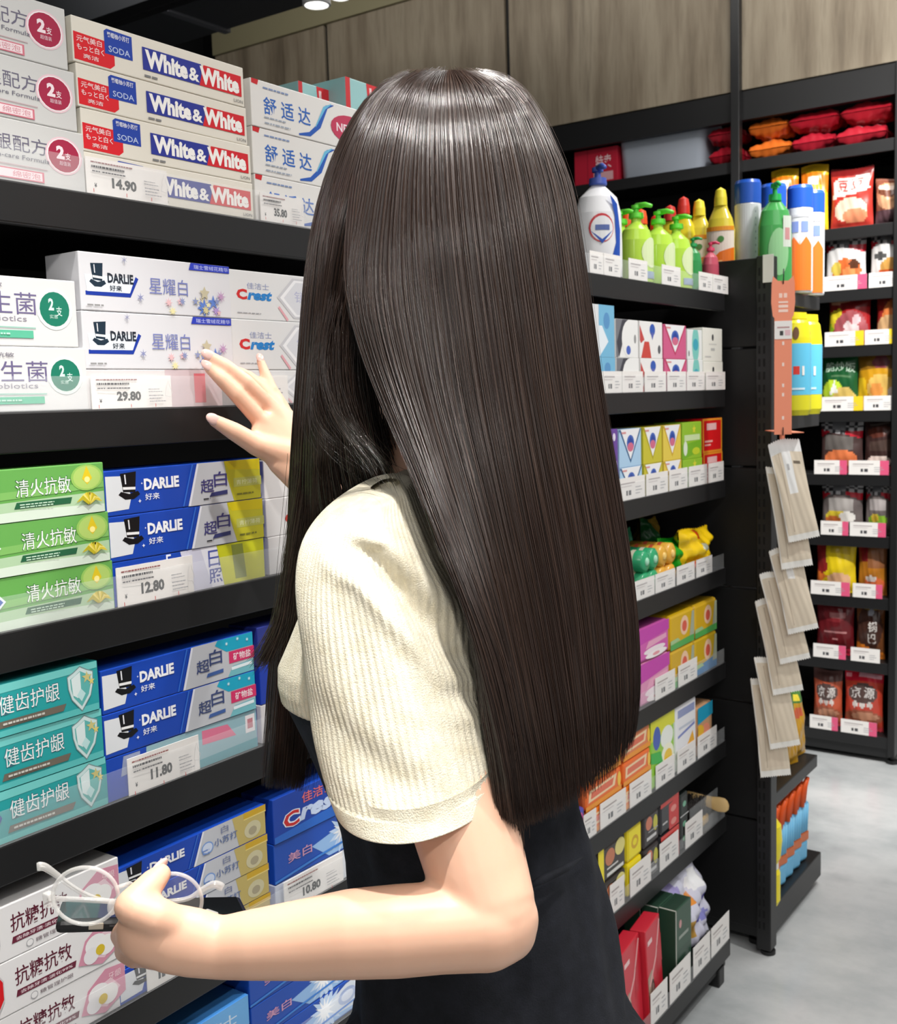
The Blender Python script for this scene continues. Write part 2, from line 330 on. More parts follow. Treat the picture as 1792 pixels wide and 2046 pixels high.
def darlie(kind):
    o = []
    if kind == 'snow':
        o += [('l', [(.03, .30), (.30, .30), (.35, .62)], .035, NAVY), ('p', [(.04, .33), (.30, .34), (.335, .60), (.03, .62)], (232, 240, 248))] + hat(.055, .38, .10, .45, (30, 50, 66))
        o += [('t', 'DARLIE', .165, .50, .325, .67, (36, 44, 56), .035), ('t', '好来', .175, .36, .25, .46, (36, 44, 56), .02), ('t', '星耀白', .425, .36, .685, .66, (120, 128, 186), .0),
              ('p', [(.70, .86), (1, .86), (1, 1), (.715, 1)], (44, 62, 186)), ('t', '瑞士雪绒花精华', .735, .885, .985, .965, (205, 212, 245), .0)]
        q = random.Random(3)
        for c, n in (((214, 205, 178), 1), ((176, 150, 205), 1), ((96, 130, 205), 3), ((232, 224, 170), 3), ((228, 186, 190), 3), ((140, 150, 190), 3), ((206, 196, 150), 2)):
            for _ in range(n):
                big = c in ((214, 205, 178), (96, 130, 205), (176, 150, 205)); u, v, r = (q.uniform(.74, .97) if big else q.uniform(.40, .97)), (q.uniform(.10, .42) if big else q.uniform(.06, .30)), (q.uniform(.034, .052) if big else q.uniform(.018, .030))
                o += [('s', u, v, r, q.choice((5, 8)), c, .38)]
        o += [('s', .80, .44, .038, 5, (196, 188, 160), .5), ('s', .92, .40, .036, 8, (190, 150, 190), .3), ('s', .27, .92, .022, 6, (150, 152, 180), .2), ('s', .36, .28, .026, 6, (140, 145, 185), .25)] + lines(.03, .08, 1, .13, .1, (150, 150, 150), .03)
        return o
    o += [('p', [(0, .10), (.13, .12), (.15, .4), (.10, .86), (0, .88)], (225, 228, 232))] + hat(.075, .28, .125, .66)
    o += [('t', 'DARLIE', .225, .50, .44, .76, (245, 246, 250), .045), ('t', '好来', .228, .27, .315, .42, (240, 242, 248), .03)]
    o += [('s', .195, .27, .010, 4, (240, 240, 250), .4), ('s', .212, .66, .006, 4, (240, 240, 250), .4), ('p', [(.49, 0), (1, 0), (1, 1), (.56, 1)], (196, 198, 204)), ('l', [(.50, .02), (.565, .98)], .03, (232, 234, 244)), ('l', [(.46, .02), (.53, .98)], .02, (52, 110, 210))]
    if kind == 'yellow':
        o += [('p', [(.80, 0), (1, 0), (1, 1), (.74, 1), (.76, .55)], (196, 190, 40)), ('p', [(.77, .78), (1, .72), (1, 1), (.74, 1)], (214, 196, 8)), ('r', .80, .34, 1, .56, (186, 188, 92)), ('t', '青柠薄荷', .82, .39, .97, .51, (225, 228, 180), .0)]
        o += [('t', '超', .575, .28, .665, .60, (62, 58, 120), .012), ('t', '白', .665, .40, .755, .76, (62, 58, 120), .012), ('p', [(.63, .17), (.755, .20), (.755, .30), (.645, .27)], (52, 56, 110))] + lines(.59, .12, 1, .06, .1, INK, .03) + lines(.82, .14, 1, .16, .1, (120, 120, 40), .04)
    if kind == 'mineral':
        o += [('p', [(.80, .66), (1, .66), (1, 1), (.74, 1), (.72, .88)], (24, 168, 200)), ('p', [(.80, 0), (1, 0), (1, .3), (.84, .26)], (120, 190, 200)), ('r', .815, .34, 1, .64, (214, 48, 104)), ('t', '矿物盐', .845, .39, .975, .58, (250, 240, 244), .02), ('l', [(.83, .2), (.98, .22)], .04, (235, 246, 250))]
        o += [('t', '超', .585, .30, .675, .62, (58, 72, 120), .012), ('t', '白', .675, .42, .765, .80, (58, 72, 120), .012), ('p', [(.65, .16), (.77, .18), (.77, .27), (.66, .25)], (64, 96, 160))] + [('s', x, y, .012, 8, (205, 240, 246), .4) for x, y in ((.80, .86), (.88, .92), (.95, .84))]
    if kind == 'soda':
        o += [('p', [(.80, 0), (1, 0), (1, 1), (.76, 1)], (196, 176, 104)), ('r', .84, .80, 1, 1, (208, 168, 40)), ('r', .84, .76, 1, .80, (236, 214, 130)), ('e', .90, .36, .06, .28, (206, 198, 160)), ('e', .90, .32, .03, .14, (170, 160, 132)), ('e', .585, .42, .04, .20, (120, 156, 214)), ('e', .585, .42, .033, .16, (206, 216, 236)), ('t', '小苏打', .63, .34, .79, .58, (92, 112, 160), .012), ('t', '白', .68, .68, .73, .90, (110, 120, 160), .0)] + lines(.55, .35, 2, .06, .1, (110, 140, 200), .04)
    return o
WW = [('p', [(0, .06), (.19, .04), (.215, .14), (.215, .62), (0, .66)], RED), ('p', [(.165, .36), (.315, .36), (.315, .90), (.18, .92), (.165, .86)], (30, 66, 168)),
      ('t', '元气美白', .02, .46, .15, .60, (250, 220, 220), .012), ('t', 'もっと白く', .02, .28, .16, .42, (250, 230, 230), .02), ('t', '亮洁', .05, .12, .13, .22, (250, 220, 220), .01), ('t', '葡萄柚小苏打', .18, .74, .30, .86, (240, 242, 250), .02), ('t', 'SODA', .185, .42, .30, .56, (190, 205, 240), .01),
      ('r', .37, .24, .72, .76, (40, 52, 150)), ('p', [(.705, .24), (.98, .24), (.98, .76), (.735, .76)], (214, 30, 42)),
      ('t', 'White', .385, .29, .635, .72, (250, 248, 244), .05), ('t', '&', .64, .30, .705, .62, (250, 248, 244), .03), ('t', 'White', .71, .29, .965, .72, (250, 248, 244), .05), ('t', 'LION', .925, .07, .985, .15, (110, 110, 112), .0)] + lines(.375, .08, 1, .10, .1, (130, 130, 130), .05)
SHU = [('p', [(0, .90), (.05, .88), (.06, 1.), (0, 1)], (205, 36, 44)), ('t', '舒', .09, .30, .19, .68, (46, 104, 190), .02), ('t', '适', .225, .30, .325, .68, (46, 104, 190), .02), ('t', '达', .36, .30, .46, .68, (46, 104, 190), .02),
       ('l', [(.36, .06), (.45, .12), (.53, .36), (.60, .84), (.66, .92)], [.02, .05, .06, .045, .01], (40, 92, 184)), ('l', [(.50, .32), (.58, .80), (.64, .93)], [.01, .04, .01], (110, 190, 226)), ('e', .80, .45, .17, .33, (196, 60, 92)), ('t', 'NEW', .68, .36, .86, .56, (246, 230, 236), .02)] + lines(.09, .84, 1, .26, .1, (130, 150, 190), .035) + lines(.09, .22, 2, .22, .12, (160, 170, 185), .03)
GUM = [('t', '护龈配方', .16, .50, .70, .76, (112, 108, 128), .0), ('e', .83, .56, .118, .315, (238, 206, 214)), ('e', .83, .56, .108, .29, (250, 240, 242)), ('e', .83, .56, .10, .27, (170, 36, 72)), ('t', '2', .77, .50, .835, .72, (250, 232, 238), .05), ('t', '支', .84, .50, .885, .62, (250, 232, 238), .02), ('t', '超值装', .79, .40, .88, .47, (244, 214, 224), .0),
       ('t', 'Gum-care Formula', .22, .38, .71, .45, (110, 108, 124), .0), ('l', [(.20, .28), (.69, .27)], .008, (200, 176, 180)), ('p', [(.20, .05), (.66, .05), (.66, .22), (.20, .22)], (214, 120, 136)), ('p', [(.21, .07), (.645, .07), (.645, .20), (.21, .20)], (246, 226, 230)), ('t', '绵密泡', .42, .085, .63, .185, (214, 140, 152), .0)]
BIO = [('t', '益生菌', .18, .46, .70, .78, (112, 104, 142), .0), ('t', 'Probiotics', .24, .36, .62, .44, (150, 146, 160), .0), ('e', .83, .56, .112, .31, (222, 232, 228)), ('e', .83, .56, .092, .255, (30, 124, 100)), ('t', '2', .785, .54, .825, .72, (212, 238, 228), .04), ('t', '支', .84, .46, .885, .60, (212, 238, 228), .02), ('t', '实惠', .79, .42, .85, .48, (196, 228, 216), .0),
       ('l', [(.2, .28), (.68, .27)], .008, (150, 200, 184)), ('r', .10, .12, .66, .23, (96, 190, 156)), ('t', '专研抗敏', .2, .84, .46, .91, (120, 116, 130), .0)] + lines(.18, .165, 1, .42, .1, (190, 230, 214), .025)
CRW = [('t', 'C', .05, .40, .13, .62, (206, 44, 44), .05), ('t', 'rest', .13, .40, .33, .60, (40, 128, 200), .05, .1), ('t', '佳洁士', .13, .63, .30, .76, (150, 160, 196), .0), ('p', circ(.62, .5, .26, .5, 6), (202, 202, 206)), ('p', circ(.62, .5, .235, .45, 6), (238, 238, 240)), ('p', circ(.62, .5, .205, .40, 6), (214, 215, 220)), ('t', '锁白', .50, .42, .72, .66, (178, 180, 206), .0), ('l', [(.37, .30), (.44, .02)], .03, (226, 168, 176))] + lines(.05, .12, 1, .24, .1, GREY, .02)
def shield(k): return [(.83 + (x - .83) * k, .52 + (y - .52) * k) for x, y in ((.715, .80), (.77, .86), (.83, .95), (.89, .86), (.945, .80), (.94, .56), (.915, .34), (.83, .08), (.745, .34), (.72, .56))]
LIME = [('p', [(0, 0), (1, 0), (1, .42), (0, .30)], (176, 206, 168)), ('p', [(0, 0), (1, 0), (1, .16), (.5, .2), (0, .12)], (214, 228, 212)), ('p', [(0, .34), (.5, .45), (1, .5), (1, .62), (0, .5)], (128, 186, 100)),
        ('t', '清火抗敏', .315, .44, .735, .80, (36, 92, 56), .02), ('t', '清火抗敏', .32, .455, .73, .785, (240, 246, 238), .0), ('p', [(.30, .24), (.72, .24), (.735, .36), (.32, .36)], (40, 98, 66)), ('e', .86, .72, .105, .26, (150, 196, 96)), ('e', .86, .72, .09, .23, (176, 206, 110)), ('p', [(.86, .95), (.90, .70), (.86, .58), (.82, .70)], (222, 196, 40)), ('e', .86, .68, .018, .06, (250, 236, 150)),
        ('p', [(0, .30), (.10, .36), (.17, .55), (.10, .76), (0, .86)], (234, 240, 250)), ('p', [(0, .34), (.09, .40), (.15, .55), (.09, .72), (0, .80)], (34, 84, 178)), ('l', [(.0, .62), (.05, .58), (.08, .46)], .05, (240, 244, 250))] + lines(.34, .30, 2, .34, .045, (196, 224, 200), .022)
for k in range(9):
    a = .3 + k * .30; LIME.append(('l', [(.86, .20), (.86 + .055 * math.cos(a), .26 + .16 * math.sin(a)), (.86 + .11 * math.cos(a), .16 + .20 * math.sin(a))], [.03, .045, .004], ((222, 200, 60), (238, 222, 120), (190, 176, 40))[k % 3]))
TEAL = [('p', [(0, .80), (1, .86), (1, 1), (0, 1)], (118, 206, 202)), ('p', [(0, 0), (1, 0), (1, .14), (0, .10)], (92, 190, 188)), ('t', '健齿护龈', .115, .40, .64, .78, (70, 104, 120), .018), ('t', '健齿护龈', .12, .415, .635, .765, (238, 244, 244), .0), ('p', [(.09, .17), (.66, .17), (.69, .30), (.11, .30)], (112, 104, 92)),
        ('p', shield(1.06), (120, 150, 150)), ('p', shield(1.), (206, 226, 226)), ('p', shield(.82), (96, 180, 176)), ('p', [(.745, .75), (.83, .86), (.83, .50), (.80, .34), (.755, .42)], (222, 236, 236)), ('p', [(.83, .26), (.87, .40), (.83, .52), (.79, .40)], (190, 226, 226)), ('s', .89, .72, .030, 5, (206, 196, 130), .4), ('s', .93, .62, .02, 5, (226, 206, 120), .4),
        ('p', [(0, .30), (.05, .50), (0, .72)], (40, 72, 150))] + lines(.14, .22, 1, .48, .1, (206, 204, 196), .04)
GUMW = [('t', '抗糖抗敏', .20, .46, .60, .80, (96, 34, 52), .008), ('p', [(.20, .26), (.62, .26), (.63, .38), (.21, .38)], (110, 40, 60)), ('t', '去除牙渍·淡化99%', .23, .285, .60, .355, (244, 228, 232), .01), ('e', .32, .14, .022, .07, GREY), ('e', .32, .14, .018, .058, (240, 238, 238)), ('t', '糖管理护龈', .36, .10, .60, .18, (120, 104, 110), .0),
        ('p', [(.64, .24), (.70, .66), (.84, .92), (1, .86), (1, .30), (.82, .06)], (218, 150, 172)), ('p', [(.70, .34), (.76, .62), (.88, .70), (.95, .44), (.84, .16)], (240, 206, 216)), ('e', .78, .50, .07, .2, (246, 244, 244)), ('e', .86, .40, .06, .2, (248, 246, 244)), ('e', .74, .32, .05, .16, (240, 238, 240)), ('e', .81, .36, .03, .10, (222, 192, 50)), ('t', '牙龈', .86, .66, .96, .80, (250, 226, 232), .0),
        ('p', circ(.035, .5, .095, .46, 8, math.pi/8, 2*math.pi+math.pi/8), (206, 204, 206)), ('p', circ(.035, .5, .088, .42, 8, math.pi/8, 2*math.pi+math.pi/8), (220, 26, 34)), ('t', '佳', .03, .38, .085, .62, (252, 232, 232), .03)]
CRB = [('p', [(0, 0), (1, 0), (1, .35), (0, .15)], (40, 104, 200)), ('t', 'C', .08, .22, .24, .60, (236, 240, 250), .09), ('t', 'C', .09, .24, .23, .58, (206, 40, 40), .03), ('t', 'rest', .23, .26, .66, .62, (200, 216, 244), .05, .1), ('t', '佳洁士', .26, .64, .56, .88, (226, 110, 110), .02)]
CRG = [('p', [(.34, .5), (1, .9), (1, .05), (.5, .05)], (150, 190, 236)), ('s', .66, .52, .16, 14, (196, 218, 246), .55), ('p', [(.62, .60), (.85, .92), (1, .96), (1, .12), (.75, .2)], (222, 230, 240)), ('s', .64, .55, .10, 12, (250, 252, 255), .4), ('e', .86, .56, .09, .24, (168, 184, 220)), ('e', .86, .56, .06, .15, (220, 228, 244)), ('t', '美白', .12, .38, .34, .62, (214, 160, 190), .03), ('l', [(.0, .06), (.4, .18), (1, .3)], .03, (60, 130, 216))]
def rm(ops, k):
    """same print drawn narrower against the right end of the panel"""
    f = lambda u: 1 - (1 - u) * k; o = []
    for p in ops:
        if p[0] in 'rt': i = 1 if p[0] == 'r' else 2; p = p[:i] + (f(p[i]), p[i+1], f(p[i+2])) + p[i+3:]
        elif p[0] in 'pl': p = (p[0], [(f(u), v) for u, v in p[1]]) + p[2:]
        elif p[0] == 'e': p = ('e', f(p[1]), p[2], p[3] * (k + 1) / 2, p[4], p[5])
        elif p[0] == 's': p = ('s', f(p[1])) + p[2:]
        o.append(p)
    return o
def wide(ops): return [('p', [((-.9 if u <= .001 else u), v) for u, v in p[1]], p[2]) if p[0] == 'p' and sum(u <= .001 for u, v in p[1]) >= 2 and max(u for u, v in p[1]) > .9 else p for p in ops]
GUM, BIO, LIME, TEAL, GUMW = rm(GUM, .66), rm(BIO, .70), rm(wide(LIME), .70), rm(wide(TEAL), .60), rm(GUMW, .75)
def stack(key, lab, grp, y0, y1, zs, d, base, ops, xf=-.004, jit=.0014, rough=.36, lean=0.):
    n = len(zs) - 1; nm = {1: [''], 2: ['lower', 'upper'], 3: ['bottom', 'middle', 'top'], 4: ['bottom', 'second from bottom', 'second from top', 'topmost']}[n]
    me = {}
    for i in range(n):
        h = round(zs[i+1] - zs[i] - .0004, 4); L = ops[i] if isinstance(ops[0], list) else ops; B = base[i] if isinstance(base, list) else base
        k = (h, id(L), tuple(B))
        if k not in me: me[k] = carton_mesh('toothpaste_carton', y1 - y0 - .0012, h, d, B, L, rough)
        o = obj('toothpaste_carton', me[k], None, (xf + R_.uniform(-1, 0) * jit, (y0 + y1) / 2 + R_.uniform(-1, 1) * jit * .5 - lean * (i - (n - 1) / 2), zs[i] + .0001), R_.uniform(-.004, .004))
        tag(o, lab.replace('#', nm[i]), 'toothpaste box', grp)
def zr(*pys, x=0): return [float(onx(p[0], p[1])[2]) for p in pys]
Y = lambda px, py: float(onx(px, py)[1])
def zeq(z0, z1, n): return [z0 + (z1 - z0) * i / n for i in range(n + 1)]
# top shelf
z = ZS[0]; a = Y(163, 250)
stack('gum', '# white carton with round magenta stamp at the left end of the top shelf', 'white cartons with magenta stamps', a - .20, a - .001, [z, z + .0535, z + .1065, z + .16], .05, (212, 212, 210), GUM, xf=-.003, lean=.006)
b0, b1 = Y(150, 30) + .001, Y(500, 200)
stack('ww', '# cream carton with blue and red English lettering on the top shelf', 'cream cartons with blue and red lettering', b0, b1, [z, z + .0385, z + .0775, z + .1165, z + .1575], .042, (232, 227, 214), WW, lean=.002)
c0 = Y(507, 200); stack('shu', '# white carton with blue Chinese lettering and swoosh beside the cream cartons', 'white cartons with blue swooshes', c0, c0 + .205, zeq(z, z + .150, 3), .05, (232, 230, 226), SHU)
for i, (px0, px1, x, lab) in enumerate(((596, 660, -.15, 'teal and red carton lying behind the swoosh cartons, the farther one'), (690, 764, -.12, 'larger teal and red carton lying behind the swoosh cartons near the hair'))):
    q0, q1 = onx(px0, 200, x), onx(px1, 155, x); zt = float(onx((px0 + px1) / 2, 165 + 6 * (1 - i), x)[2])
    o = obj('toothpaste_carton', carton_mesh('toothpaste_carton', q1[1] - q0[1] - .002, .05, .17, (150, 196, 196), [('r', .0, 0, .12, 1, (200, 40, 48)), ('p', [(.62, 0), (1, 0), (1, 1), (.55, 1)], (206, 36, 44)), ('l', [(.68, .1), (.66, .9)], .05, (236, 200, 200))]), None, (x, (q0[1] + q1[1]) / 2, zt - .05)); tag(o, lab, 'toothpaste box', 'teal and red cartons')
    o = obj('toothpaste_carton', carton_mesh('toothpaste_carton', q1[1] - q0[1] - .002, zt - .05 - z - .0006, .17, (222, 224, 224), [('r', .0, 0, 1, .1, (200, 40, 48))]), None, (x, (q0[1] + q1[1]) / 2, z + .0002)); tag(o, lab.replace('teal and red carton lying', 'plain white carton standing under a teal carton'), 'toothpaste box', 'teal and red cartons')
# second shelf
z = ZS[1]; a = Y(174, 683)
stack('bio', '# white carton with round green stamp on the second shelf from the top', 'white cartons with green stamps', a - .20, a - .002, [z, z + .057, z + .1175], .05, (222, 222, 222), BIO, xf=-.003, lean=.006)
b0, b1 = Y(166, 600), Y(468, 620)
stack('snow', '# white carton with top hat emblem and pastel stars on the second shelf', 'white cartons with pastel stars', b0, b1, [z, z + .0375, z + .0915, z + .1455], .05, [(216, 212, 212), (220, 220, 224), (220, 220, 224)],
      [[('r', .5, .0, .9, 1, (206, 188, 192)), ('r', .9, 0, 1, 1, (150, 148, 150)), ('r', .70, .1, .78, .9, (216, 110, 120))], darlie('snow'), darlie('snow')])
c0 = Y(467, 640); stack('crw', '# white carton with red and blue lettering and silver hexagons on the second shelf', 'white cartons with silver hexagons', c0, c0 + .20, [z, z + .0375, z + .0915, z + .1435], .05, (222, 222, 222), CRW)
o = obj('toothpaste_carton', carton_mesh('toothpaste_carton', .10, .135, .06, (170, 170, 168), lines(.3, .7, 4, .4, .1, (90, 90, 96), .04)), None, (-.155, float(onx(80, 520, -.155)[1]), z + .0002)); tag(o, 'dim grey carton standing at the back behind the green stamp cartons', 'toothpaste box')
# third shelf
z = ZS[2]; a = Y(227, 1060)
stack('lime', '# green carton with yellow drop and flower on the third shelf', 'green cartons with yellow flowers', a - .20, a - .002, zeq(z, z + .141, 3), .045, (104, 170, 84), LIME, xf=-.003, lean=.002)
b0, b1 = Y(216, 1000), Y(530, 1000)
stack('yel', '# blue carton with top hat emblem and yellow end on the third shelf', 'blue cartons with yellow ends', b0, b1, zeq(z, z + .132, 3), .045, BLUE, [[('p', [(.48, 0), (.62, 0), (.55, 1), (.42, 1)], (214, 214, 232)), ('p', [(.62, 0), (.70, 0), (.66, 1), (.55, 1)], (236, 236, 246)), ('t', '日', .60, .5, .68, .9, (80, 92, 170), .02), ('t', '照', .60, .1, .69, .45, (80, 92, 170), .02), ('p', [(.70, 0), (1, 0), (1, 1), (.66, 1)], (206, 208, 30)), ('p', [(.78, .1), (.86, .1), (.84, .95), (.76, .95)], (140, 150, 60)), ('t', 'E', .33, .72, .36, .98, (236, 238, 250), .02)], darlie('yellow'), darlie('yellow')])
c0 = Y(530, 960); stack('crt', '# plain white carton with small red lettering behind the wrist on the third shelf', 'white cartons behind the wrist', c0 + .003, c0 + .19, zeq(z, z + .128, 3), .045, (228, 226, 226), [('t', 'C', .16, .30, .24, .55, (196, 60, 50), .05), ('t', 'rest', .24, .30, .44, .55, (120, 150, 190), .04), ('l', [(.2, .9), (.3, .1)], .05, (244, 244, 244))])
# fourth shelf
z = ZS[3]; a = Y(217, 1470)
stack('teal', '# teal carton with silver shield on the fourth shelf', 'teal cartons with shields', a - .20, a - .002, zeq(z, z + .142, 3), .045, (44, 160, 162), TEAL, xf=-.003, lean=.002)
b0, b1 = Y(208, 1400), Y(517, 1380)
stack('min', '# blue carton with top hat emblem and pink panel on the fourth shelf', 'blue cartons with pink panels', b0, b1, zeq(z, z + .130, 3), .045, BLUE, [[('p', [(.08, .5), (.2, .55), (.2, .95), (.1, .95)], (150, 160, 190)), ('p', [(.22, 0), (1, 0), (1, 1), (.24, 1)], (150, 186, 196)), ('p', [(.60, .55), (.84, .5), (.78, .85), (.60, .9)], (222, 120, 150)), ('r', .91, .45, .98, .9, (236, 230, 232)), ('r', .925, .55, .965, .8, (196, 130, 140)), ('p', [(.4, .0), (1, 0), (1, .25), (.5, .2)], (90, 160, 172))], darlie('mineral'), darlie('mineral')])
c0 = Y(520, 1340); stack('nav', '# dark blue carton right of the pink panel cartons on the fourth shelf', 'dark blue cartons by the hair', c0 + .003, c0 + .18, zeq(z, z + .132, 3), .045, [(210, 206, 208), (28, 60, 168), (44, 56, 140)], [('s', .15, .5, .03, 8, (150, 180, 236), .3), ('p', [(.3, 0), (1, 0), (1, 1), (.5, 1)], (52, 92, 190))])
# fifth shelf
z = ZS[4]; a = Y(257, 1885)
stack('sug', '# white carton with pink flower and maroon lettering on the fifth shelf', 'white cartons with pink flowers', a - .20, a - .002, zeq(z, z + .150, 3), .045, (238, 236, 236), GUMW, xf=-.003)
b0, b1 = Y(262, 1850), Y(542, 1720)
stack('soda', '# blue carton with top hat emblem and gold end on the fifth shelf', 'blue cartons with gold ends', b0 - .017, b1, zeq(z, z + .137, 4), .045, BLUE, darlie('soda'))
c0 = Y(548, 1700); stack('crb', '# blue carton with red and white lettering on the fifth shelf by the dress', 'blue cartons by the dress', c0 + .004, c0 + .19, [z, z + .036, z + .084, z + .137], .05, [(200, 206, 220), (30, 80, 180), (24, 66, 166)], [[('p', [(.2, 0), (1, 0), (1, 1), (.3, 1)], (226, 230, 236))], CRG, CRB])
# sixth shelf
z = ZS[5]
c0 = float(Y(505, 2000)); stack('crs', '# blue carton with white burst on the sixth shelf under the arm', 'blue cartons with white bursts', c0, c0 + .19, zeq(z, z + .128, 3), .05, (26, 78, 178), CRG)
stack('crl', '# pale blue carton left of the white burst cartons on the sixth shelf', 'pale blue cartons under the arm', c0 - .19, c0 - .002, zeq(z, z + .105, 3), .05, (70, 140, 214), [('p', [(.2, 0), (1, 0), (1, 1), (.5, 1)], (110, 176, 232)), ('t', '佳洁士', .55, .3, .9, .7, (214, 230, 246), .02)])

# ------------------------------------------------------------------ price tags in the rails
_tg = {}
def price_tag(y, z, w, h, price, lab, x=-.0022, rz=0., grp='price tags', pink=False):
    k = (round(w, 3), round(h, 3), price, pink)
    if k not in _tg:
        o = []
        if price:
            o += [('t', price, .30, .22, .60, .52, (24, 24, 26), .045), ('t', '¥', .09, .18, .12, .30, INK, .02)] + lines(.06, .86, 1, .5, .1, (150, 90, 90), .035, 2) + lines(.06, .72, 1, .5, .1, (70, 70, 74), .06, 4) + lines(.06, .60, 1, .42, .1, (110, 110, 114), .035, 6) + lines(.68, .56, 2, .18, .08, GREY, .025, 8) + lines(.68, .36, 3, .22, .09, GREY, .03, 9)
            o += [('l', [(.88, .36), (.90, .62), (.93, .84), (.95, .62), (.98, .46), (.95, .32), (.88, .36)], .008, (206, 204, 204)), ('l', [(.05, .02), (.05, .12)], .01, (200, 70, 70)), ('l', [(.44, .02), (.44, .12)], .01, (200, 70, 70)), ('l', [(.75, .02), (.75, .12)], .01, (200, 70, 70))]
        else:
            o += [('p', [(.30, .20), (.36, .20), (.36, .42), (.30, .42)], (60, 60, 64)), ('p', [(.39, .20), (.48, .20), (.48, .42), (.39, .42)], (70, 70, 74)), ('r', .64, .5, .84, .54, GREY), ('r', .64, .36, .88, .40, GREY), ('r', .64, .22, .8, .26, GREY), ('r', .1, .72, .62, .77, (170, 160, 160)), ('r', .1, .60, .5, .63, (200, 190, 190))]
            if pink: o = [('r', .78, 0, 1, 1, pink)] + o
        mb = MB(); mb.box((-.0008, -w/2, 0), (0, w/2, h), M((240, 236, 232), .45)); decals(mb, o, lambda u, v, e: (e, (u - .5) * w, v * h), w / h, .5, .0001); _tg[k] = mb.mesh('price_tag')
    o = obj('price_tag', _tg[k], None, (x, y, z), rz); return tag(o, lab, 'price tag', grp)
def near_tag(px0, px1, py, zi, price, lab, h=.031):
    y0, y1 = Y(px0, py), Y(px1, py); price_tag((y0 + y1) / 2, ZS[zi] + .0004, y1 - y0, h, price, lab, grp='large printed price tags')
near_tag(175, 336, 350, 0, '14.90', 'white price tag reading 14.90 below the cream cartons', .033)
near_tag(524, 610, 430, 0, '35.80', 'white price tag reading 35.80 below the blue swoosh cartons', .030)
near_tag(185, 345, 775, 1, '29.80', 'white price tag reading 29.80 below the pastel star cartons')
near_tag(482, 578, 775, 1, '', 'white price tag behind the hand, below the silver hexagon cartons')
near_tag(236, 390, 1165, 2, '12.80', 'white price tag reading 12.80 below the yellow ended cartons', .038)
near_tag(258, 403, 1540, 3, '11.80', 'white price tag reading 11.80 below the pink panel cartons', .037)
near_tag(570, 690, 1780, 4, '10.80', 'white price tag reading 10.80 below the blue cartons by the dress', .036)
near_tag(296, 372, 1950, 4, '', 'white price tag under the hand below the gold ended cartons', .034)
# ------------------------------------------------------------------ soft packets and bottles
def inside(u, v, pts):
    c = False; j = len(pts) - 1
    for i in range(len(pts)):
        (a, b), (x, y) = pts[i], pts[j]
        if (b > v) != (y > v) and u < (x - a) * (v - b) / (y - b) + a: c = not c
        j = i
    return c
_BG = {}
def bag_mesh(name, w, h, d, base, ops, key, seal=.05, wr=.0015, nu=26, nv=32, rough=.28, seed=1, notch=True, ex=.55):
    if key in _BG: return _BG[key]
    q = random.Random(seed); ph = [q.uniform(0, 6.28) for _ in range(6)]; mb = MB()
    def f(u, v):
        t = min(1, max(0, (v - seal) / (1 - 2 * seal)))
        return d / 2 * max(0, math.sin(math.pi * min(1, max(0, u)))) ** ex * math.sin(math.pi * t) ** (ex * .9) + wr * .4
    def wob(u, v): return wr * (math.sin(9*u + 5*v + ph[0]) + math.sin(17*v - 6*u + ph[1]) + .6*math.sin(31*u + 11*v + ph[2]))
    def S(u, v, e, s=1):
        y = (u - .5) * w * (1 - .05 * math.sin(math.pi * v) ** 2); zz = v * h + (.0035 * math.sin(u * 5 + ph[3]) * (v > .5))
        if notch and (v <= 0 or v >= 1): zz += .0012 * (1 if int(round(u * nu)) % 2 else -1)
        ff = f(u, v); k = min(1., ff / (d * .2)); return (-d/2 + s * (ff + wob(u, v) * k + e), y, zz)
    us = [i / nu for i in range(nu + 1)]; vs = [j / nv for j in range(nv + 1)]
    for s in (1, -1):
        vt = [S(u, v, 0, s) for v in vs for u in us]; groups = {}
        for j in range(nv):
            for i in range(nu):
                c = base; uc, vc = (i + .5) / nu, (j + .5) / nv
                if s == 1:
                    for op in ops:
                        if op[0] == 'r' and op[1] <= uc <= op[3] and op[2] <= vc <= op[4]: c = op[5]
                        elif op[0] == 'p' and inside(uc, vc, op[1]): c = op[2]
                        elif op[0] == 'e' and ((uc - op[1]) / op[3]) ** 2 + ((vc - op[2]) / op[4]) ** 2 <= 1: c = op[5]
                a = j * (nu + 1) + i; fc = (a, a + 1, a + nu + 2, a + nu + 1)
                groups.setdefault(tuple(c), []).append(fc if s == 1 else fc[::-1])
        o = len(mb.v); mb.v.extend(tuple(map(float, p)) for p in vt)
        for c, fs in groups.items():
            k = mb.mat(M(c, rough))
            for fc in fs: mb.f.append(tuple(x + o for x in fc)); mb.mi.append(k); mb.sm.append(True)
    decals(mb, [op for op in ops if op[0] == 't'], lambda u, v, e: S(u, v, e + .0006), w / h, rough)
    _BG[key] = mb.mesh(name); return _BG[key]
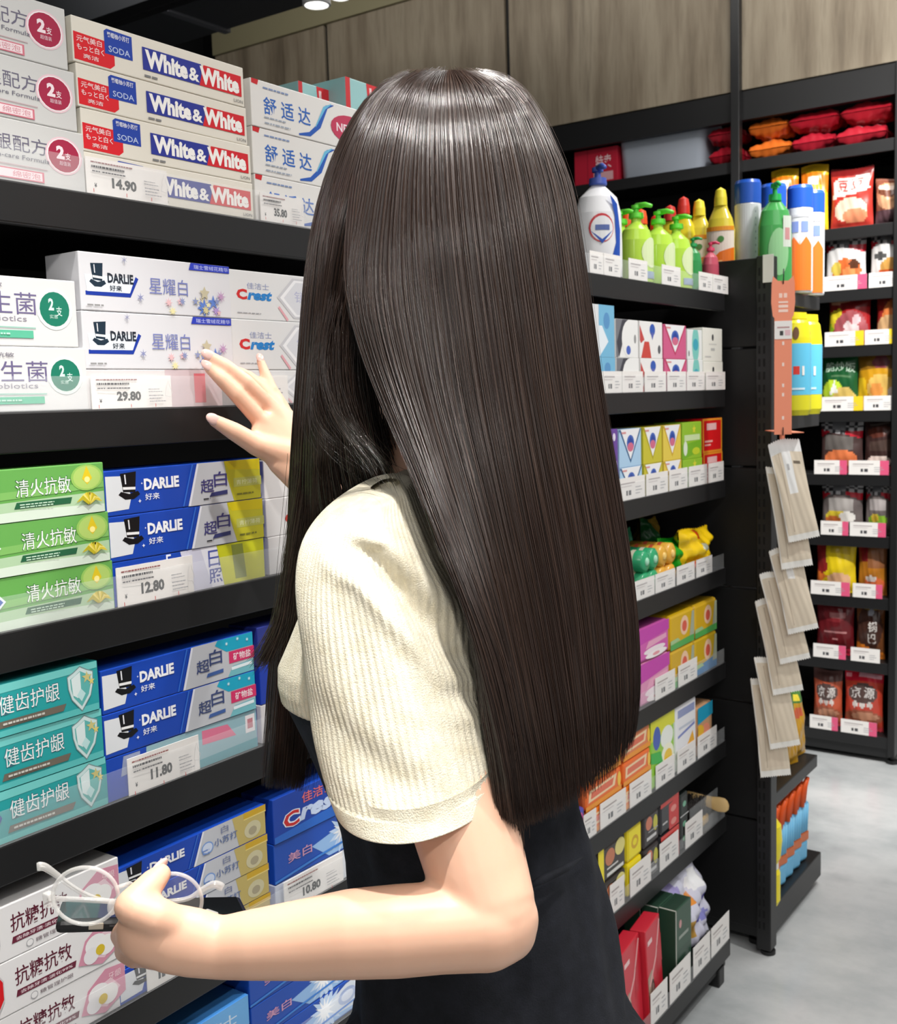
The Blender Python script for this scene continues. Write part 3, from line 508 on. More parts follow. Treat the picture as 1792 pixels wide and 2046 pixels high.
def pump_bottle(y, x, z, r, h, body, cap, lab, grp, ops=(), flat=.75, name='pump_bottle', shoulder=.72, capfrom=.80, clear=False, rz=0.):
    bm_ = M(body, .12 if clear else .28, 0, .5, trans=.12 if clear else 0., ior=1.4)
    mb = MB(); mb.lathe([(r*.9, 0), (r, .004), (r, h*.30), (r*.97, h*shoulder*.75), (r*.80, h*shoulder*.93), (r*.42, h*shoulder*1.03), (r*.30, h*shoulder*1.06), (r*.28, h*capfrom)], bm_, 24, flat, 1)
    def S(u, v, e):
        yy = (u - .5) * 2 * r; return (flat * r * math.sqrt(max(0, 1 - (yy / r) ** 2)) * .995 + e + .0005, yy, v * h)
    decals(mb, slices(ops), S, 2 * r / h, .3, clip=False)
    o = tag(mb.build(name, None, (x, y, z), rz), lab, 'bottle', grp)
    mb = MB(); cm = M(cap, .3); c0 = h * capfrom - .002
    mb.lathe([(r*.36, c0), (r*.38, c0 + .002), (r*.36, c0 + h*.06), (r*.14, c0 + h*.065), (r*.13, c0 + h*.11), (r*.24, c0 + h*.115), (r*.24, c0 + h*.15), (0, c0 + h*.16)], cm, 18)
    mb.tube([(0, 0, c0 + h*.14), (r*.5, 0, c0 + h*.145), (r*.85, 0, c0 + h*.12)], [r*.16, r*.13, r*.09], cm, 10); mb.build('pump_head', o)
    return o
def cap_bottle(y, x, z, r, h, body, cap, lab, grp, ops=(), flat=.6, capw=.46, name='bottle', waist=1., clear=False, rz=-.9):
    bm_ = M(body, .15, trans=.3 if clear else 0., ior=1.4)
    mb = MB(); mb.lathe([(r*.92, 0), (r, .005), (r, h*.25), (r*waist, h*.45), (r*.98, h*.58), (r*.80, h*.70), (r*.50, h*.79), (r*.42, h*.83)], bm_, 22, flat, 1)
    def S(u, v, e):
        yy = (u - .5) * 2 * r * waist; return (flat * r * math.sqrt(max(0, 1 - (yy / r) ** 2)) + e + .0008, yy, v * h)
    decals(mb, slices(ops), S, 2 * r / h, .3, clip=False)
    o = tag(mb.build(name, None, (x, y, z), rz), lab, 'bottle', grp)
    mb = MB(); mb.lathe([(r*capw, h*.82), (r*capw*1.05, h*.825), (r*capw, h*.90), (r*capw*.8, h*.97), (0, h)], M(cap, .32), 18); mb.build('cap', o); return o
def yz(px, py, x=0.): q = onx(px, py, x); return float(q[1]), float(q[2])
def xy(px, py, x, ymax=2.19):
    q = onx(px, py, x)
    if q[1] > ymax: q = ony(px, py, ymax)
    return float(q[0]), float(q[1])
def front_w(px0, px1, py, x=-.004): a, b = yz(px0, py, x)[0], yz(px1, py, x)[0]; return (a + b) / 2, b - a

# ---- far part of the shelf run, top shelf: hand wash and detergent bottles
z = ZS[0] + .0003
y = yz(1196, 480, -.05)[0]
pump_bottle(y, -.05, z, .042, .205, (238, 238, 240), (70, 92, 176), 'white pump bottle with blue pump and round red and blue emblem beside the hair', 'pump bottles', name='pump_bottle', shoulder=.74, capfrom=.80,
    rz=-.75, ops=[('p', [(.60, .1), (.86, .12), (.88, .40), (.80, .62), (.62, .70), (.74, .52), (.76, .3)], (36, 82, 180)), ('e', .44, .42, .26, .12, (206, 50, 60)), ('e', .45, .415, .235, .105, (240, 240, 242)), ('p', [(.2, .40), (.44, .29), (.68, .40), (.44, .325)], (40, 84, 180)), ('r', .3, .40, .6, .445, (90, 110, 170)), ('r', .2, .06, .8, .13, (170, 180, 214))])
GL = [('e', .5, .35, .34, .17, (226, 240, 190)), ('r', .2, .06, .8, .14, (150, 170, 200))]
for i, (px, py, x, lab) in enumerate(((1240, 520, -.10, 'lime green pump bottle right behind the white pump bottle'), (1272, 545, -.045, 'lime green pump bottle, leftmost of the three in front'), (1316, 555, -.045, 'lime green pump bottle, middle one of the three in front'), (1352, 560, -.045, 'lime green pump bottle, rightmost of the three in front'))):
    y = yz(px, py, x)[0]; pump_bottle(y, x, z, .037, .162, (196, 236, 84), (104, 222, 60), lab, 'lime green pump bottles', GL, .8, shoulder=.66, capfrom=.76, clear=True)
pump_bottle(yz(1385, 575, -.04)[0], -.04, z, .023, .118, (64, 158, 92), (40, 160, 92), 'small green pump bottle between the lime bottles and the pink one', 'small pump bottles', clear=True)
pump_bottle(yz(1420, 580, -.04)[0], -.04, z, .023, .118, (206, 92, 112), (226, 70, 110), 'small pink pump bottle at the right end of the top shelf', 'small pump bottles', clear=True)
# ---- soap cartons on the second and third shelves
V = lambda c, c2: [('p', [(0, 1), (.5, .10), (1, 1)], c2), ('p', [(.06, 1), (.5, .19), (.94, 1)], (242, 242, 244)), ('p', [(0, 1), (.06, 1), (.0, .9)], c), ('e', .5, .62, .17, .22, (66, 104, 186)), ('e', .5, .52, .14, .12, (214, 110, 140)), ('p', [(.36, .64), (.64, .64), (.5, .80)], (40, 70, 160)), ('r', .1, .88, .3, .93, (220, 150, 150))]
WDOT = [('p', [(.1, 0), (.5, 1), (0, 1), (0, 0)], (120, 122, 128)), ('p', [(.14, 0), (.34, .5), (.56, 1), (.3, 1), (.04, .4)], (60, 62, 72)), ('e', .62, .5, .36, .5, (240, 240, 238)), ('e', .85, .5, .05, .12, (150, 150, 150)), ('e', .55, .2, .1, .12, (70, 100, 190))]
WRED = [('p', [(.05, 0), (.5, 0), (.4, .45), (.2, .45)], (206, 70, 60)), ('p', [(0, .9), (.2, .5), (.05, .4), (0, .5)], (200, 70, 66)), ('e', .55, .78, .12, .16, (50, 90, 180)), ('p', [(.47, .7), (.63, .7), (.55, .5)], (90, 100, 180)), ('e', .85, .25, .06, .12, (90, 90, 96))]
WTEAL = [('e', .55, .5, .24, .62, (130, 206, 196)), ('e', .55, .5, .18, .2, (70, 170, 190)), ('e', .1, .2, .04, .1, (120, 120, 120))]
WPL = [('e', .5, .72, .05, .1, (70, 70, 74)), ('r', .3, .5, .7, .53, (206, 206, 200)), ('r', .4, .32, .6, .4, (190, 190, 186)), ('r', .1, .12, .4, .16, (200, 200, 196))]
BLU = [('r', .5, 0, 1, 1, (120, 186, 220)), ('p', [(.5, 0), (.8, .3), (.6, .6), (.5, .6)], (232, 240, 246)), ('e', .75, .7, .1, .16, (90, 150, 200)), ('e', .3, .4, .12, .08, (200, 100, 120)), ('p', [(.05, .1), (.3, .1), (.3, .4), (.05, .4)], (150, 190, 214))]
def soap(px0, px1, py, zi, hs, base, ops, lab, d=.06, name='soap_carton', cat='soap box', x=-.005):
    y, w = front_w(px0, px1, py, x); zb = ZS[zi] + .0003
    for i, h in enumerate(hs):
        o = obj(name, carton_mesh(name, abs(w) - .0015, h - .0004, d, base, ops, .34), None, (x - .001 * (i % 2), y, zb), R_.uniform(-.006, .006)); zb += h
        tag(o, lab.replace('#', ('lower' if i == 0 else 'upper') if len(hs) == 2 else ''), cat, 'boxed soaps on the far part of the shelves')
h1, h2 = .061, .067
soap(1166, 1229, 720, 1, (h1, .088), (226, 228, 230), BLU, '# white and sky blue soap carton beside the hair on the second shelf')
soap(1231, 1277, 720, 1, (h1, h2), (240, 240, 238), WDOT, '# white soap carton with dark grey sweep on the second shelf')
soap(1279, 1325, 720, 1, (h1, h2), (240, 238, 236), WRED, '# white soap carton with red figure on the second shelf')
soap(1327, 1372, 720, 1, (h1, h2 - .002), (214, 96, 140), V((200, 60, 110), (196, 56, 100)), '# pink soap carton with white pointed panel on the second shelf')
soap(1374, 1404, 720, 1, (h1, h2 - .008), (236, 240, 238), WTEAL, '# white soap carton with mint oval on the second shelf')
soap(1405, 1444, 720, 1, (h1 - .003, h2 + .001), (238, 238, 228), WPL, '# plain ivory soap carton at the right end of the second shelf')
soap(1206, 1236, 930, 2, (.058, .070), (110, 70, 160), [('p', [(.0, 0), (.4, 0), (.3, 1), (0, 1)], (214, 200, 226)), ('e', .75, .8, .1, .1, (230, 220, 240)), ('p', [(.4, .1), (.9, .0), (.9, .2)], (220, 214, 236))], '# purple soap carton beside the hair on the third shelf')
soap(1238, 1283, 930, 2, (.058, .068), (176, 210, 238), V((40, 90, 150), (30, 90, 140)), '# light blue soap carton with white pointed panel on the third shelf')
soap(1286, 1324, 925, 2, (.058, .068), (206, 196, 50), V((170, 150, 40), (180, 164, 20)), '# yellow soap carton with white pointed panel, the left pair of yellow ones')
soap(1326, 1362, 922, 2, (.058, .068), (232, 206, 80), V((190, 160, 40), (214, 170, 30)), '# amber soap carton with white pointed panel, between yellow and green ones')
soap(1364, 1403, 915, 2, (.055, .073), (150, 196, 50), [('p', [(0, 0), (1, .2), (1, .5), (0, .4)], (120, 180, 40)), ('s', .6, .8, .1, 5, (222, 216, 60)), ('r', .1, .5, .9, .66, (206, 226, 170)), ('e', .7, .2, .2, .1, (200, 214, 50)), ('e', .15, .3, .1, .2, (226, 236, 214))], '# green soap carton beside the red one on the third shelf')
soap(1405, 1443, 905, 2, (.062, .070), (222, 24, 28), [('r', 0, 0, 1, .06, (240, 150, 40)), ('r', 0, .94, 1, 1, (240, 150, 40)), ('r', .0, 0, .05, 1, (240, 160, 40)), ('r', .95, 0, 1, 1, (240, 160, 40)), ('r', .2, .66, .7, .86, (240, 190, 190)), ('r', .1, .3, .5, .36, (246, 180, 170)), ('r', .1, .2, .4, .25, (246, 180, 170))], '# red soap carton with orange border at the right end of the third shelf')

# ---- tags along the far part of the shelves
def far_tags(zi, py, spans, h, what, x=-.0022, zadd=.0004, zs=None):
    for (p0, p1), wl in zip(spans, what):
        y0, y1 = yz(p0, py(p0), x)[0], yz(p1, py(p1), x)[0]
        price_tag((y0 + y1) / 2, (ZS[zi] if zs is None else zs) + zadd, y1 - y0 - .0015, h, '', 'white price tag under the ' + wl, x, grp='small white price tags')
far_tags(0, lambda p: 530 + (p - 1175) * .14, [(1178, 1206), (1206, 1240), (1256, 1294), (1322, 1360), (1396, 1424), (1424, 1455)], .036, ['white pump bottle, its left one', 'white pump bottle, its right one', 'leftmost lime green pump bottle', 'rightmost lime green pump bottle', 'small green pump bottle', 'small pink pump bottle'])
far_tags(1, lambda p: 770, [(1203, 1243), (1243, 1285), (1288, 1331), (1333, 1371), (1372, 1408), (1410, 1449)], .037, ['sky blue soap cartons', 'grey sweep soap cartons', 'red figure soap cartons', 'pink soap cartons', 'mint oval soap cartons', 'ivory soap cartons'])
far_tags(2, lambda p: 1000 - (p - 1230) * .23, [(1234, 1289), (1291, 1335), (1337, 1374), (1376, 1413), (1415, 1446)], .040, ['light blue soap cartons', 'yellow soap cartons', 'amber soap cartons', 'green soap cartons', 'red soap cartons'])
far_tags(3, lambda p: 1180 - (p - 1270) * .42, [(1267, 1308), (1309, 1349), (1352, 1388), (1391, 1423)], .036, ['wrapped rolls, nearer one', 'wrapped rolls, farther one', 'bright green bag', 'yellow bag on the fourth shelf'])
far_tags(4, lambda p: 1380 - (p - 1310) * .5, [(1309, 1349), (1355, 1393)], .043, ['pink soap pack', 'two-tone yellow packs'])
far_tags(5, lambda p: 1650 - (p - 1180) * .75, [(1166, 1192), (1199, 1251), (1258, 1302), (1310, 1348), (1353, 1390), (1394, 1432)], .046, ['orange packs, nearest one', 'orange packs, second one', 'orange packs, third one', 'green and yellow pack', 'tall white carton', 'small teal carton'])
far_tags(6, lambda p: 1830 - (p - 1220) * 1., [(1219, 1248), (1259, 1301), (1318, 1356), (1369, 1404)], .055, ['yellow and black boxes, nearer one', 'yellow column boxes', 'black and red boxes', 'wooden brush'])

# ---- fourth shelf: wrapped rolls and bags
z = ZS[3] + .0003
for i, (px, py, k) in enumerate(((1283, 1165, 0), (1300, 1158, 0), (1318, 1150, 0), (1335, 1144, 0), (1283, 1165, 1), (1300, 1158, 1), (1318, 1150, 1), (1335, 1144, 1))):
    r = .021; y = yz(px - 8, py, -.03)[0]; g = i % 4 < 2
    mb = MB(); mb.tube([(-.09, 0, r), (-.088, 0, r), (-.004, 0, r), (0, 0, r)], [r*.7, r, r, r*.72], M((52, 170, 116) if g else (232, 176, 66), .25), 18)
    for xx in (-.02, -.05): mb.tube([(xx, 0, r), (xx - .008, 0, r)], r * 1.02, M((214, 90, 60) if not g else (230, 226, 200), .3), 18, False)
    mb.ell((.0, 0, r), (.004, .008, .008), M((170, 226, 196) if g else (244, 206, 120), .2), 6)
    o = mb.build('wrapped_roll', None, (-.012, y, z + (r * 1.96 if k else 0))); tag(o, ('green' if g else 'amber') + ' wrapped roll, ' + ('lower' if not k else 'upper') + ' row, ' + ('nearer the hair' if i % 2 == 0 else 'farther from the hair'), 'wrapped roll', 'wrapped rolls on the fourth shelf')
def bag(px0, px1, py, x, zb, h, d, base, ops, key, lab, cat='packet', name='packet', grp=None, rx=0., rz=0., ry=0., **k):
    a, b = yz(px0, py, x)[0], yz(px1, py, x)[0]
    o = obj(name, bag_mesh(name, b - a, h, d, base, ops, key, **k), None, (x, (a + b) / 2, zb)); o.rotation_euler = (rx, ry, rz); return tag(o, lab, cat, grp)
bag(1244, 1277, 1120, -.10, z, .105, .04, (60, 160, 116), [('r', 0, 0, .45, 1, (226, 214, 214)), ('e', .25, .3, .1, .1, (200, 90, 90))], 'b41', 'white and green packet at the back beside the hair on the fourth shelf', grp='packets on the fourth shelf')
bag(1338, 1383, 1110, -.03, z, .082, .055, (20, 158, 30), [('p', [(.0, 0), (.3, 0), (.25, .6), (0, .7)], (12, 100, 24)), ('p', [(.6, .2), (.9, .3), (.8, .8)], (60, 196, 60))], 'b42', 'bright green bag on the fourth shelf', wr=.003, grp='packets on the fourth shelf')
bag(1300, 1330, 1070, -.13, z, .105, .05, (196, 160, 50), [('p', [(0, 0), (.6, 0), (.5, 1), (0, 1)], (40, 120, 60))], 'b43', 'dim green and gold bag lying behind the bright green bag', wr=.003, grp='packets on the fourth shelf')
bag(1378, 1434, 1090, -.008, z, .094, .05, (246, 206, 20), [('p', [(.3, .8), (.6, .78), (.55, .95), (.4, .98)], (222, 60, 24)), ('p', [(.1, .1), (.5, .2), (.4, .35), (.1, .25)], (226, 80, 30)), ('e', .5, .6, .14, .08, (220, 224, 200)), ('p', [(.8, 0), (1, 0), (1, .4), (.85, .35)], (150, 140, 40))], 'b44', 'yellow bag with red prints at the right end of the fourth shelf', wr=.004, seed=4, grp='packets on the fourth shelf')
# ---- fifth shelf: wrapped soap packs
z = ZS[4] + .0003
def pack(px0, px1, py, zb, h, base, ops, lab, key, x=-.005, d=.07, end=None):
    y, w = front_w(px0, px1, py, x); o = obj('soap_pack', carton_mesh('soap_pack', w - .001, h - .0005, d, base, ops, .22, .006, end=end), None, (x, y, zb)); return tag(o, lab, 'soap pack', 'wrapped soap packs')
PK = [('p', [(0, .55), (1, .68), (1, 1), (0, 1)], (200, 66, 176)), ('p', [(.2, .36), (.9, .46), (.9, .60), (.3, .56)], (236, 170, 200)), ('e', .5, .26, .36, .1, (246, 232, 238)), ('e', .55, .12, .36, .1, (250, 242, 244)), ('e', .55, .12, .12, .05, (236, 160, 170))]
pack(1279, 1338, 1330, z, .082, (226, 150, 190), PK, 'lower pink and magenta soap pack on the fifth shelf', 1, end=[('r', .1, 0, .9, 1, (240, 170, 110)), ('r', .2, 0, .5, .3, (238, 120, 40))])
pack(1277, 1337, 1290, z + .083, .064, (214, 96, 180), PK, 'upper pink and magenta soap pack on the fifth shelf', 2, end=[('r', .1, 0, .9, 1, (240, 190, 150))])
YP1 = [('p', [(0, 0), (1, 0), (1, .22), (0, .16)], (90, 176, 90)), ('e', .58, .58, .17, .28, (246, 206, 170)), ('e', .58, .56, .10, .16, (226, 100, 80)), ('p', [(.8, .2), (1, .2), (1, .9), (.9, .9)], (176, 184, 160)), ('p', [(0, .16), (.4, .2), (.3, .3), (0, .28)], (170, 206, 150))]
YP2 = [('p', [(0, 0), (1, 0), (1, .34), (0, .22)], (44, 130, 190))] + YP1[1:]
pack(1340, 1387, 1325, z, .078, (216, 174, 40), YP1, 'lower left yellow soap pack beside the pink packs', 3)
pack(1339, 1387, 1262, z + .0785, .070, (222, 180, 30), YP1, 'upper left yellow soap pack beside the pink packs', 4)
pack(1388, 1432, 1300, z, .078, (214, 176, 40), YP2, 'lower right yellow and blue soap pack on the fifth shelf', 5)
pack(1388, 1432, 1242, z + .0785, .070, (220, 176, 40), YP1, 'upper right yellow soap pack at the end of the fifth shelf', 6)
# ---- sixth shelf: orange packs, cartons
z = ZS[5] + .0003
OR = [('p', [(.08, .3), (.8, .35), (.86, .8), (.1, .75)], (246, 214, 170)), ('p', [(.14, .4), (.74, .43), (.78, .7), (.16, .66)], (226, 110, 80)), ('p', [(0, 0), (1, 0), (1, .22), (0, .2)], (240, 150, 30)), ('e', .93, .5, .05, .3, (250, 196, 60))]
for i, (p0, p1, py) in enumerate(((1170, 1243, 1640), (1245, 1301, 1590))):
    for k in range(3):
        o = pack(p0, p1, py, z + k * .046, .045, ((240, 126, 30), (238, 110, 40), (226, 130, 80))[k], OR, ('bottom', 'middle', 'top')[k] + ' orange pack of the ' + ('nearer' if i == 0 else 'farther') + ' stack on the sixth shelf', 10 + k, d=.1); o['group'] = 'orange packs on the sixth shelf'
pack(1150, 1170, 1665, z, .06, (84, 80, 170), [('p', [(0, 0), (1, 0), (1, .5), (0, .2)], (236, 190, 60)), ('e', .5, .7, .3, .2, (200, 90, 160))], 'purple and gold pack next to the dress on the sixth shelf', 20)
pack(1300, 1349, 1540, z, .135, (150, 206, 60), [('p', [(0, .7), (1, .8), (1, 1), (0, 1)], (220, 220, 40)), ('e', .25, .72, .15, .17, (60, 90, 180)), ('e', .66, .66, .26, .16, (240, 244, 236)), ('e', .68, .38, .26, .18, (246, 246, 220)), ('e', .70, .36, .17, .11, (240, 200, 40)), ('p', [(0, .4), (.5, .3), (.4, .5), (0, .55)], (40, 180, 60)), ('e', .3, .08, .14, .1, (60, 100, 190))], 'green and yellow carton with white ovals on the sixth shelf', 21)
pack(1350, 1392, 1500, z, .136, (240, 240, 244), [('r', .1, .80, .9, .92, (150, 160, 200)), ('r', .15, .62, .9, .66, (200, 206, 220)), ('p', [(.1, .5), (.9, .58), (.9, .62), (.1, .54)], (130, 140, 200)), ('e', .3, .2, .2, .13, (90, 110, 190)), ('p', [(.5, .3), (.9, .3), (.8, .5)], (240, 180, 60))], 'tall white carton with blue prints on the sixth shelf', 22)
pack(1394, 1424, 1465, z, .105, (206, 160, 120), [('p', [(0, .66), (1, .72), (1, 1), (0, 1)], (40, 160, 196)), ('e', .5, .45, .3, .16, (236, 150, 120)), ('e', .1, .5, .3, .14, (240, 190, 60))], 'small teal and tan carton at the end of the sixth shelf', 23)
ZU0 = (0, 0, 1)
# ---- seventh shelf: shoe care and brush
z = ZS[6] + .0003
YB = [('p', [(.0, 0), (.2, 0), (.2, 1), (0, 1)], (244, 226, 20)), ('e', .42, .62, .17, .24, (196, 120, 84)), ('e', .78, .72, .18, .24, (226, 216, 130)), ('r', .3, .1, .9, .2, (220, 220, 214)), ('r', .3, .3, .7, .35, (214, 214, 210))]
YC = [('r', .1, .1, .9, .9, (246, 228, 10)), ('e', .5, .5, .24, .2, (214, 170, 10)), ('e', .5, .5, .14, .10, (246, 228, 10))]
DK = [('e', .35, .7, .2, .2, (206, 120, 90)), ('e', .75, .6, .14, .24, (196, 190, 60)), ('r', .2, .2, .8, .3, (206, 206, 206)), ('r', .3, .42, .9, .46, (160, 160, 160))]
RB = [('p', [(.45, 0), (1, 0), (1, .9), (.45, .8)], (206, 40, 40)), ('p', [(0, .85), (1, .85), (1, 1), (0, 1)], (214, 50, 40)), ('e', .7, .6, .15, .1, (230, 140, 130)), ('e', .7, .2, .15, .1, (230, 140, 130)), ('r', .1, .3, .36, .36, (190, 190, 190))]
for nm, p0, p1, py, base, ops in (('yellow and black', 1196, 1252, 1810, (58, 52, 48), YB), ('bright yellow', 1254, 1284, 1765, (236, 214, 20), YC), ('black', 1286, 1318, 1730, (52, 46, 46), DK), ('black and red', 1320, 1357, 1690, (44, 44, 48), RB)):
    for k in range(2):
        o = pack(p0, p1, py, z + k * .066, .065, base, ops, ('lower ' if k == 0 else 'upper ') + nm + ' shoe care box on the seventh shelf', 30, d=.06); o['group'] = 'shoe care boxes'; o['category'] = 'shoe care box'; o.name = 'shoe_care_box'
pack(1359, 1376, 1665, z, .12, (34, 40, 38), [('e', .5, .2, .2, .05, (130, 190, 150)), ('e', .5, .45, .2, .05, (120, 180, 150)), ('e', .5, .8, .2, .05, (120, 180, 150)), ('r', 0, .6, 1, .62, (200, 200, 200))], 'slim dark carton with mint dots beside the black and red boxes', 31)
br0 = np.array(onx(1385, 1600, -.03)); br = empty('shoe_brush', tuple(br0), label='wooden handled shoe brush with dark bristles on the seventh shelf', cat='brush')
a, b = onx(1358, 1600, -.075) - br0, onx(1456, 1604, .03) - br0
mb = MB(); mb.tube([a + (b - a) * t + np.array([0, 0, .006 * math.sin(t * 5)]) for t in (0, .08, .22, .38, .52, .66, .8, .92, .98, 1)], [.010, .0165, .0175, .0125, .0115, .0135, .0165, .0155, .010, .003], M((226, 190, 128), .5), 16, flat=.5, fdir=ZU0); mb.build('handle', br)
mb = MB()
for k in range(220): t, s_ = R_.uniform(.0, .24), R_.uniform(-.014, .014); q = a + (b - a) * t + np.array([s_, s_ * .3, -.006]); mb.tube([q, q + np.array([s_ * .3, 0, -.034])], .0012, M((40, 32, 28), .7), 3)
mb.build('bristles', br)
b2 = empty('shoe_brush', (-.035, yz(1395, 1640, -.02)[0], z), label='second wooden brush standing bristles up under the long handle', cat='brush')
mb = MB(); mb.box((-.02, -.05, 0), (.02, .05, .022), M((220, 184, 120), .5), .006); mb.build('brush_block', b2)
mb = MB()
for k in range(200): a, s = R_.uniform(-.045, .045), R_.uniform(-.016, .016); mb.tube([(s, a, .021), (s * 1.15, a * 1.05, .065)], .0012, M((30, 24, 22), .7), 3)
mb.build('bristles', b2)
bin_ = empty('display_tray', (-.0035, yz(1410, 1640)[0], z), label='clear plastic tray holding the brushes at the end of the seventh shelf', cat='tray')
mb = MB(); mb.box((-.0008, -.075, .0), (0, .075, .075), CLEAR); mb.build('front', bin_)
# ---- base shelf
z = .0885
far_tags(0, lambda p: 1990 - (p - 1330) * 1.0, [(1300, 1334), (1338, 1380), (1385, 1419), (1421, 1457)], .062, ['red shoe cards', 'dark green cartons', 'purple and white bag, nearer one', 'purple and white bag, farther one'], .0478, zs=z)
RC = [('p', [(0, .0), (.6, 0), (.3, .55), (0, .5)], (176, 150, 130)), ('l', [(.1, .4), (.6, .62), (.95, .95)], .02, (236, 170, 170)), ('e', .3, .28, .13, .16, (60, 46, 44)), ('e', .3, .28, .09, .12, (150, 130, 120)), ('p', [(.6, .4), (1, .5), (1, .8), (.7, .7)], (196, 30, 50)), ('r', .1, .82, .4, .87, (240, 200, 200))]
for i, (p0, p1, py) in enumerate(((1246, 1292, 1960), (1294, 1332, 1935))):
    y, w = front_w(p0, p1, py, .042); o = obj('shoe_insole_card', carton_mesh('shoe_insole_card', w, .178, .03, (206, 40, 58), RC, .3, .002), None, (.042, y, z)); o.rotation_euler = (0, -.05, .12); tag(o, ('nearer' if i == 0 else 'farther') + ' red carded pack with grey sole print on the base shelf', 'packet', 'red carded packs')
for i in range(3):
    y = yz(1356, 1900, .03)[0] - .004; o = obj('polish_carton', carton_mesh('polish_carton', .075, .165 - i*.002, .034, (52, 84, 66), [('r', .1, .1, .9, .5, (44, 74, 58)), ('e', .3, .8, .08, .05, (206, 150, 150)), ('r', .2, .62, .8, .66, (150, 160, 150)), ('r', 0, 0, .05, 1, (190, 190, 180))], .35, .0012, top=[('r', .05, .1, .95, .9, (40, 66, 52)), ('r', 0, 0, .05, 1, (200, 200, 190))]), None, (.042 - i * .037, y, z))
    tag(o, ('front', 'middle', 'rearmost')[i] + ' dark green carton in the row on the base shelf', 'carton', 'dark green cartons')
bag(1374, 1444, 1860, .035, z + .018, .175, .07, (214, 214, 230), [('e', .3, .3, .12, .12, (206, 160, 70)), ('e', .7, .75, .2, .14, (246, 246, 248)), ('p', [(.4, .3), (1, .5), (1, .58), (.5, .42)], (80, 70, 170)), ('e', .75, .3, .12, .06, (140, 140, 206)), ('p', [(0, .5), (.3, .6), (.2, 1), (0, 1)], (170, 160, 214)), ('e', .4, .6, .1, .08, (236, 150, 60)), ('e', .15, .15, .12, .12, (90, 110, 200))], 'b81', 'purple and white bag with orange prints on the base shelf', wr=.006, seed=9, ry=-.25)
rg = empty('purple_basket', (-.13, yz(1335, 1790, -.06)[0], z + .026), label='round purple tub lying tilted behind the dark green cartons', cat='tub'); rg.rotation_euler = (0, -.5, 0)
mb = MB(); mb.lathe([(.04, 0), (.05, .09), (.055, .15), (.058, .153), (.053, .15), (.047, .09), (.037, .005)], M((86, 72, 168), .3), 30, cap=False); mb.lathe([(.0, .004), (.04, .004)], M((86, 72, 168), .3), 30, cap=False); mb.build('tub_wall', rg)
mb = MB(); mb.tube([(.057 * math.cos(a), .057 * math.sin(a), .152) for a in [k * math.pi / 15 for k in range(31)]], .0045, M((74, 52, 190), .25), 8, False); mb.build('rim', rg)
# ------------------------------------------------------------------ goods on the end unit
def ex(px, py, y): q = ony(px, py, y); return float(q[0]), float(q[2])
z = 1.4433
CAN1 = [('r', .1, .1, .9, .78, (206, 208, 212))] + [('r', .25, .7 - .06*i, .8, .72 - .06*i, (130, 136, 150)) for i in range(9)]
CAN2 = [('p', [(.05, .02), (.95, .02), (.95, .44), (.72, .52), (.5, .44), (.28, .52), (.05, .44)], (226, 112, 40)), ('r', .2, .56, .45, .66, (120, 140, 200)), ('r', .55, .56, .8, .66, (120, 140, 200)), ('s', .5, .3, .2, 8, (240, 170, 80), .4), ('s', .35, .15, .15, 6, (200, 80, 40), .4), ('r', .15, .70, .85, .72, (190, 190, 196))]
for i, (px, y, ops, lab) in enumerate(((1494, 2.365, CAN1, 'white spray can with blue cap and small print, leftmost on the end unit'), (1545, 2.45, CAN1, 'white spray can with blue cap behind the green spray bottle'), (1598, 2.51, CAN2, 'spray can with blue cap and orange label, left of its pair'), (1622, 2.60, CAN2, 'spray can with blue cap and orange label, right of its pair'))):
    x = ex(px, 450, y)[0]; r, h = .028, .235
    mb = MB(); mb.lathe([(r*.95, 0), (r, .004), (r, h*.78), (r*.92, h*.80)], M((214, 216, 220), .3, .1), 26)
    S = lambda u, v, e: ((r + e + .0004) * math.cos((u - .5) * 2.2), (r + e + .0004) * math.sin((u - .5) * 2.2), v * h)
    mb2 = MB()
    for op in ops: decals(mb, slices([op], 12), S, 1., .3, clip=False)
    o = tag(mb.build('spray_can', None, (x, y, z), math.radians(-72)), lab, 'spray can', 'spray cans on the end unit')
    mb = MB(); mb.lathe([(r*1.0, h*.79), (r*1.0, h*.97), (r*.9, h), (0, h*1.0)], M((34, 84, 180), .3), 26); mb.build('cap', o)
# bottles in a row behind the panel
z = 1.4433
for i, (px, hc) in enumerate(((1226, (238, 96, 34)), (1254, (240, 96, 36)), (1281, (240, 90, 36)))):
    y = 2.326 + .042 * (i % 2); cap_bottle(y, ex(px, 450, y)[0], z, .029, .212 - i*.006, (196, 212, 60), hc, 'yellow green bottle with orange cap, ' + ('nearest the hair', 'middle of its three', 'rightmost of its three')[i], 'orange capped bottles', [('r', .1, .15, .9, .5, (150, 200, 70))], rz=-1.45)
for i, (px, hh) in enumerate(((1311, .19), (1339, .20), (1366, .222))):
    y = 2.326 + .042 * ((i + 1) % 2); cap_bottle(y, ex(px, 450, y)[0], z, .029, hh, (222, 208, 52), (206, 54, 44), 'yellow bottle with red cap, ' + ('shortest and leftmost', 'middle of its three', 'tallest and rightmost')[i], 'red capped bottles', [('r', .1, .12, .9, .48, (130, 160, 150)), ('r', .3, .15, .7, .35, (214, 120, 120))], rz=-1.45)
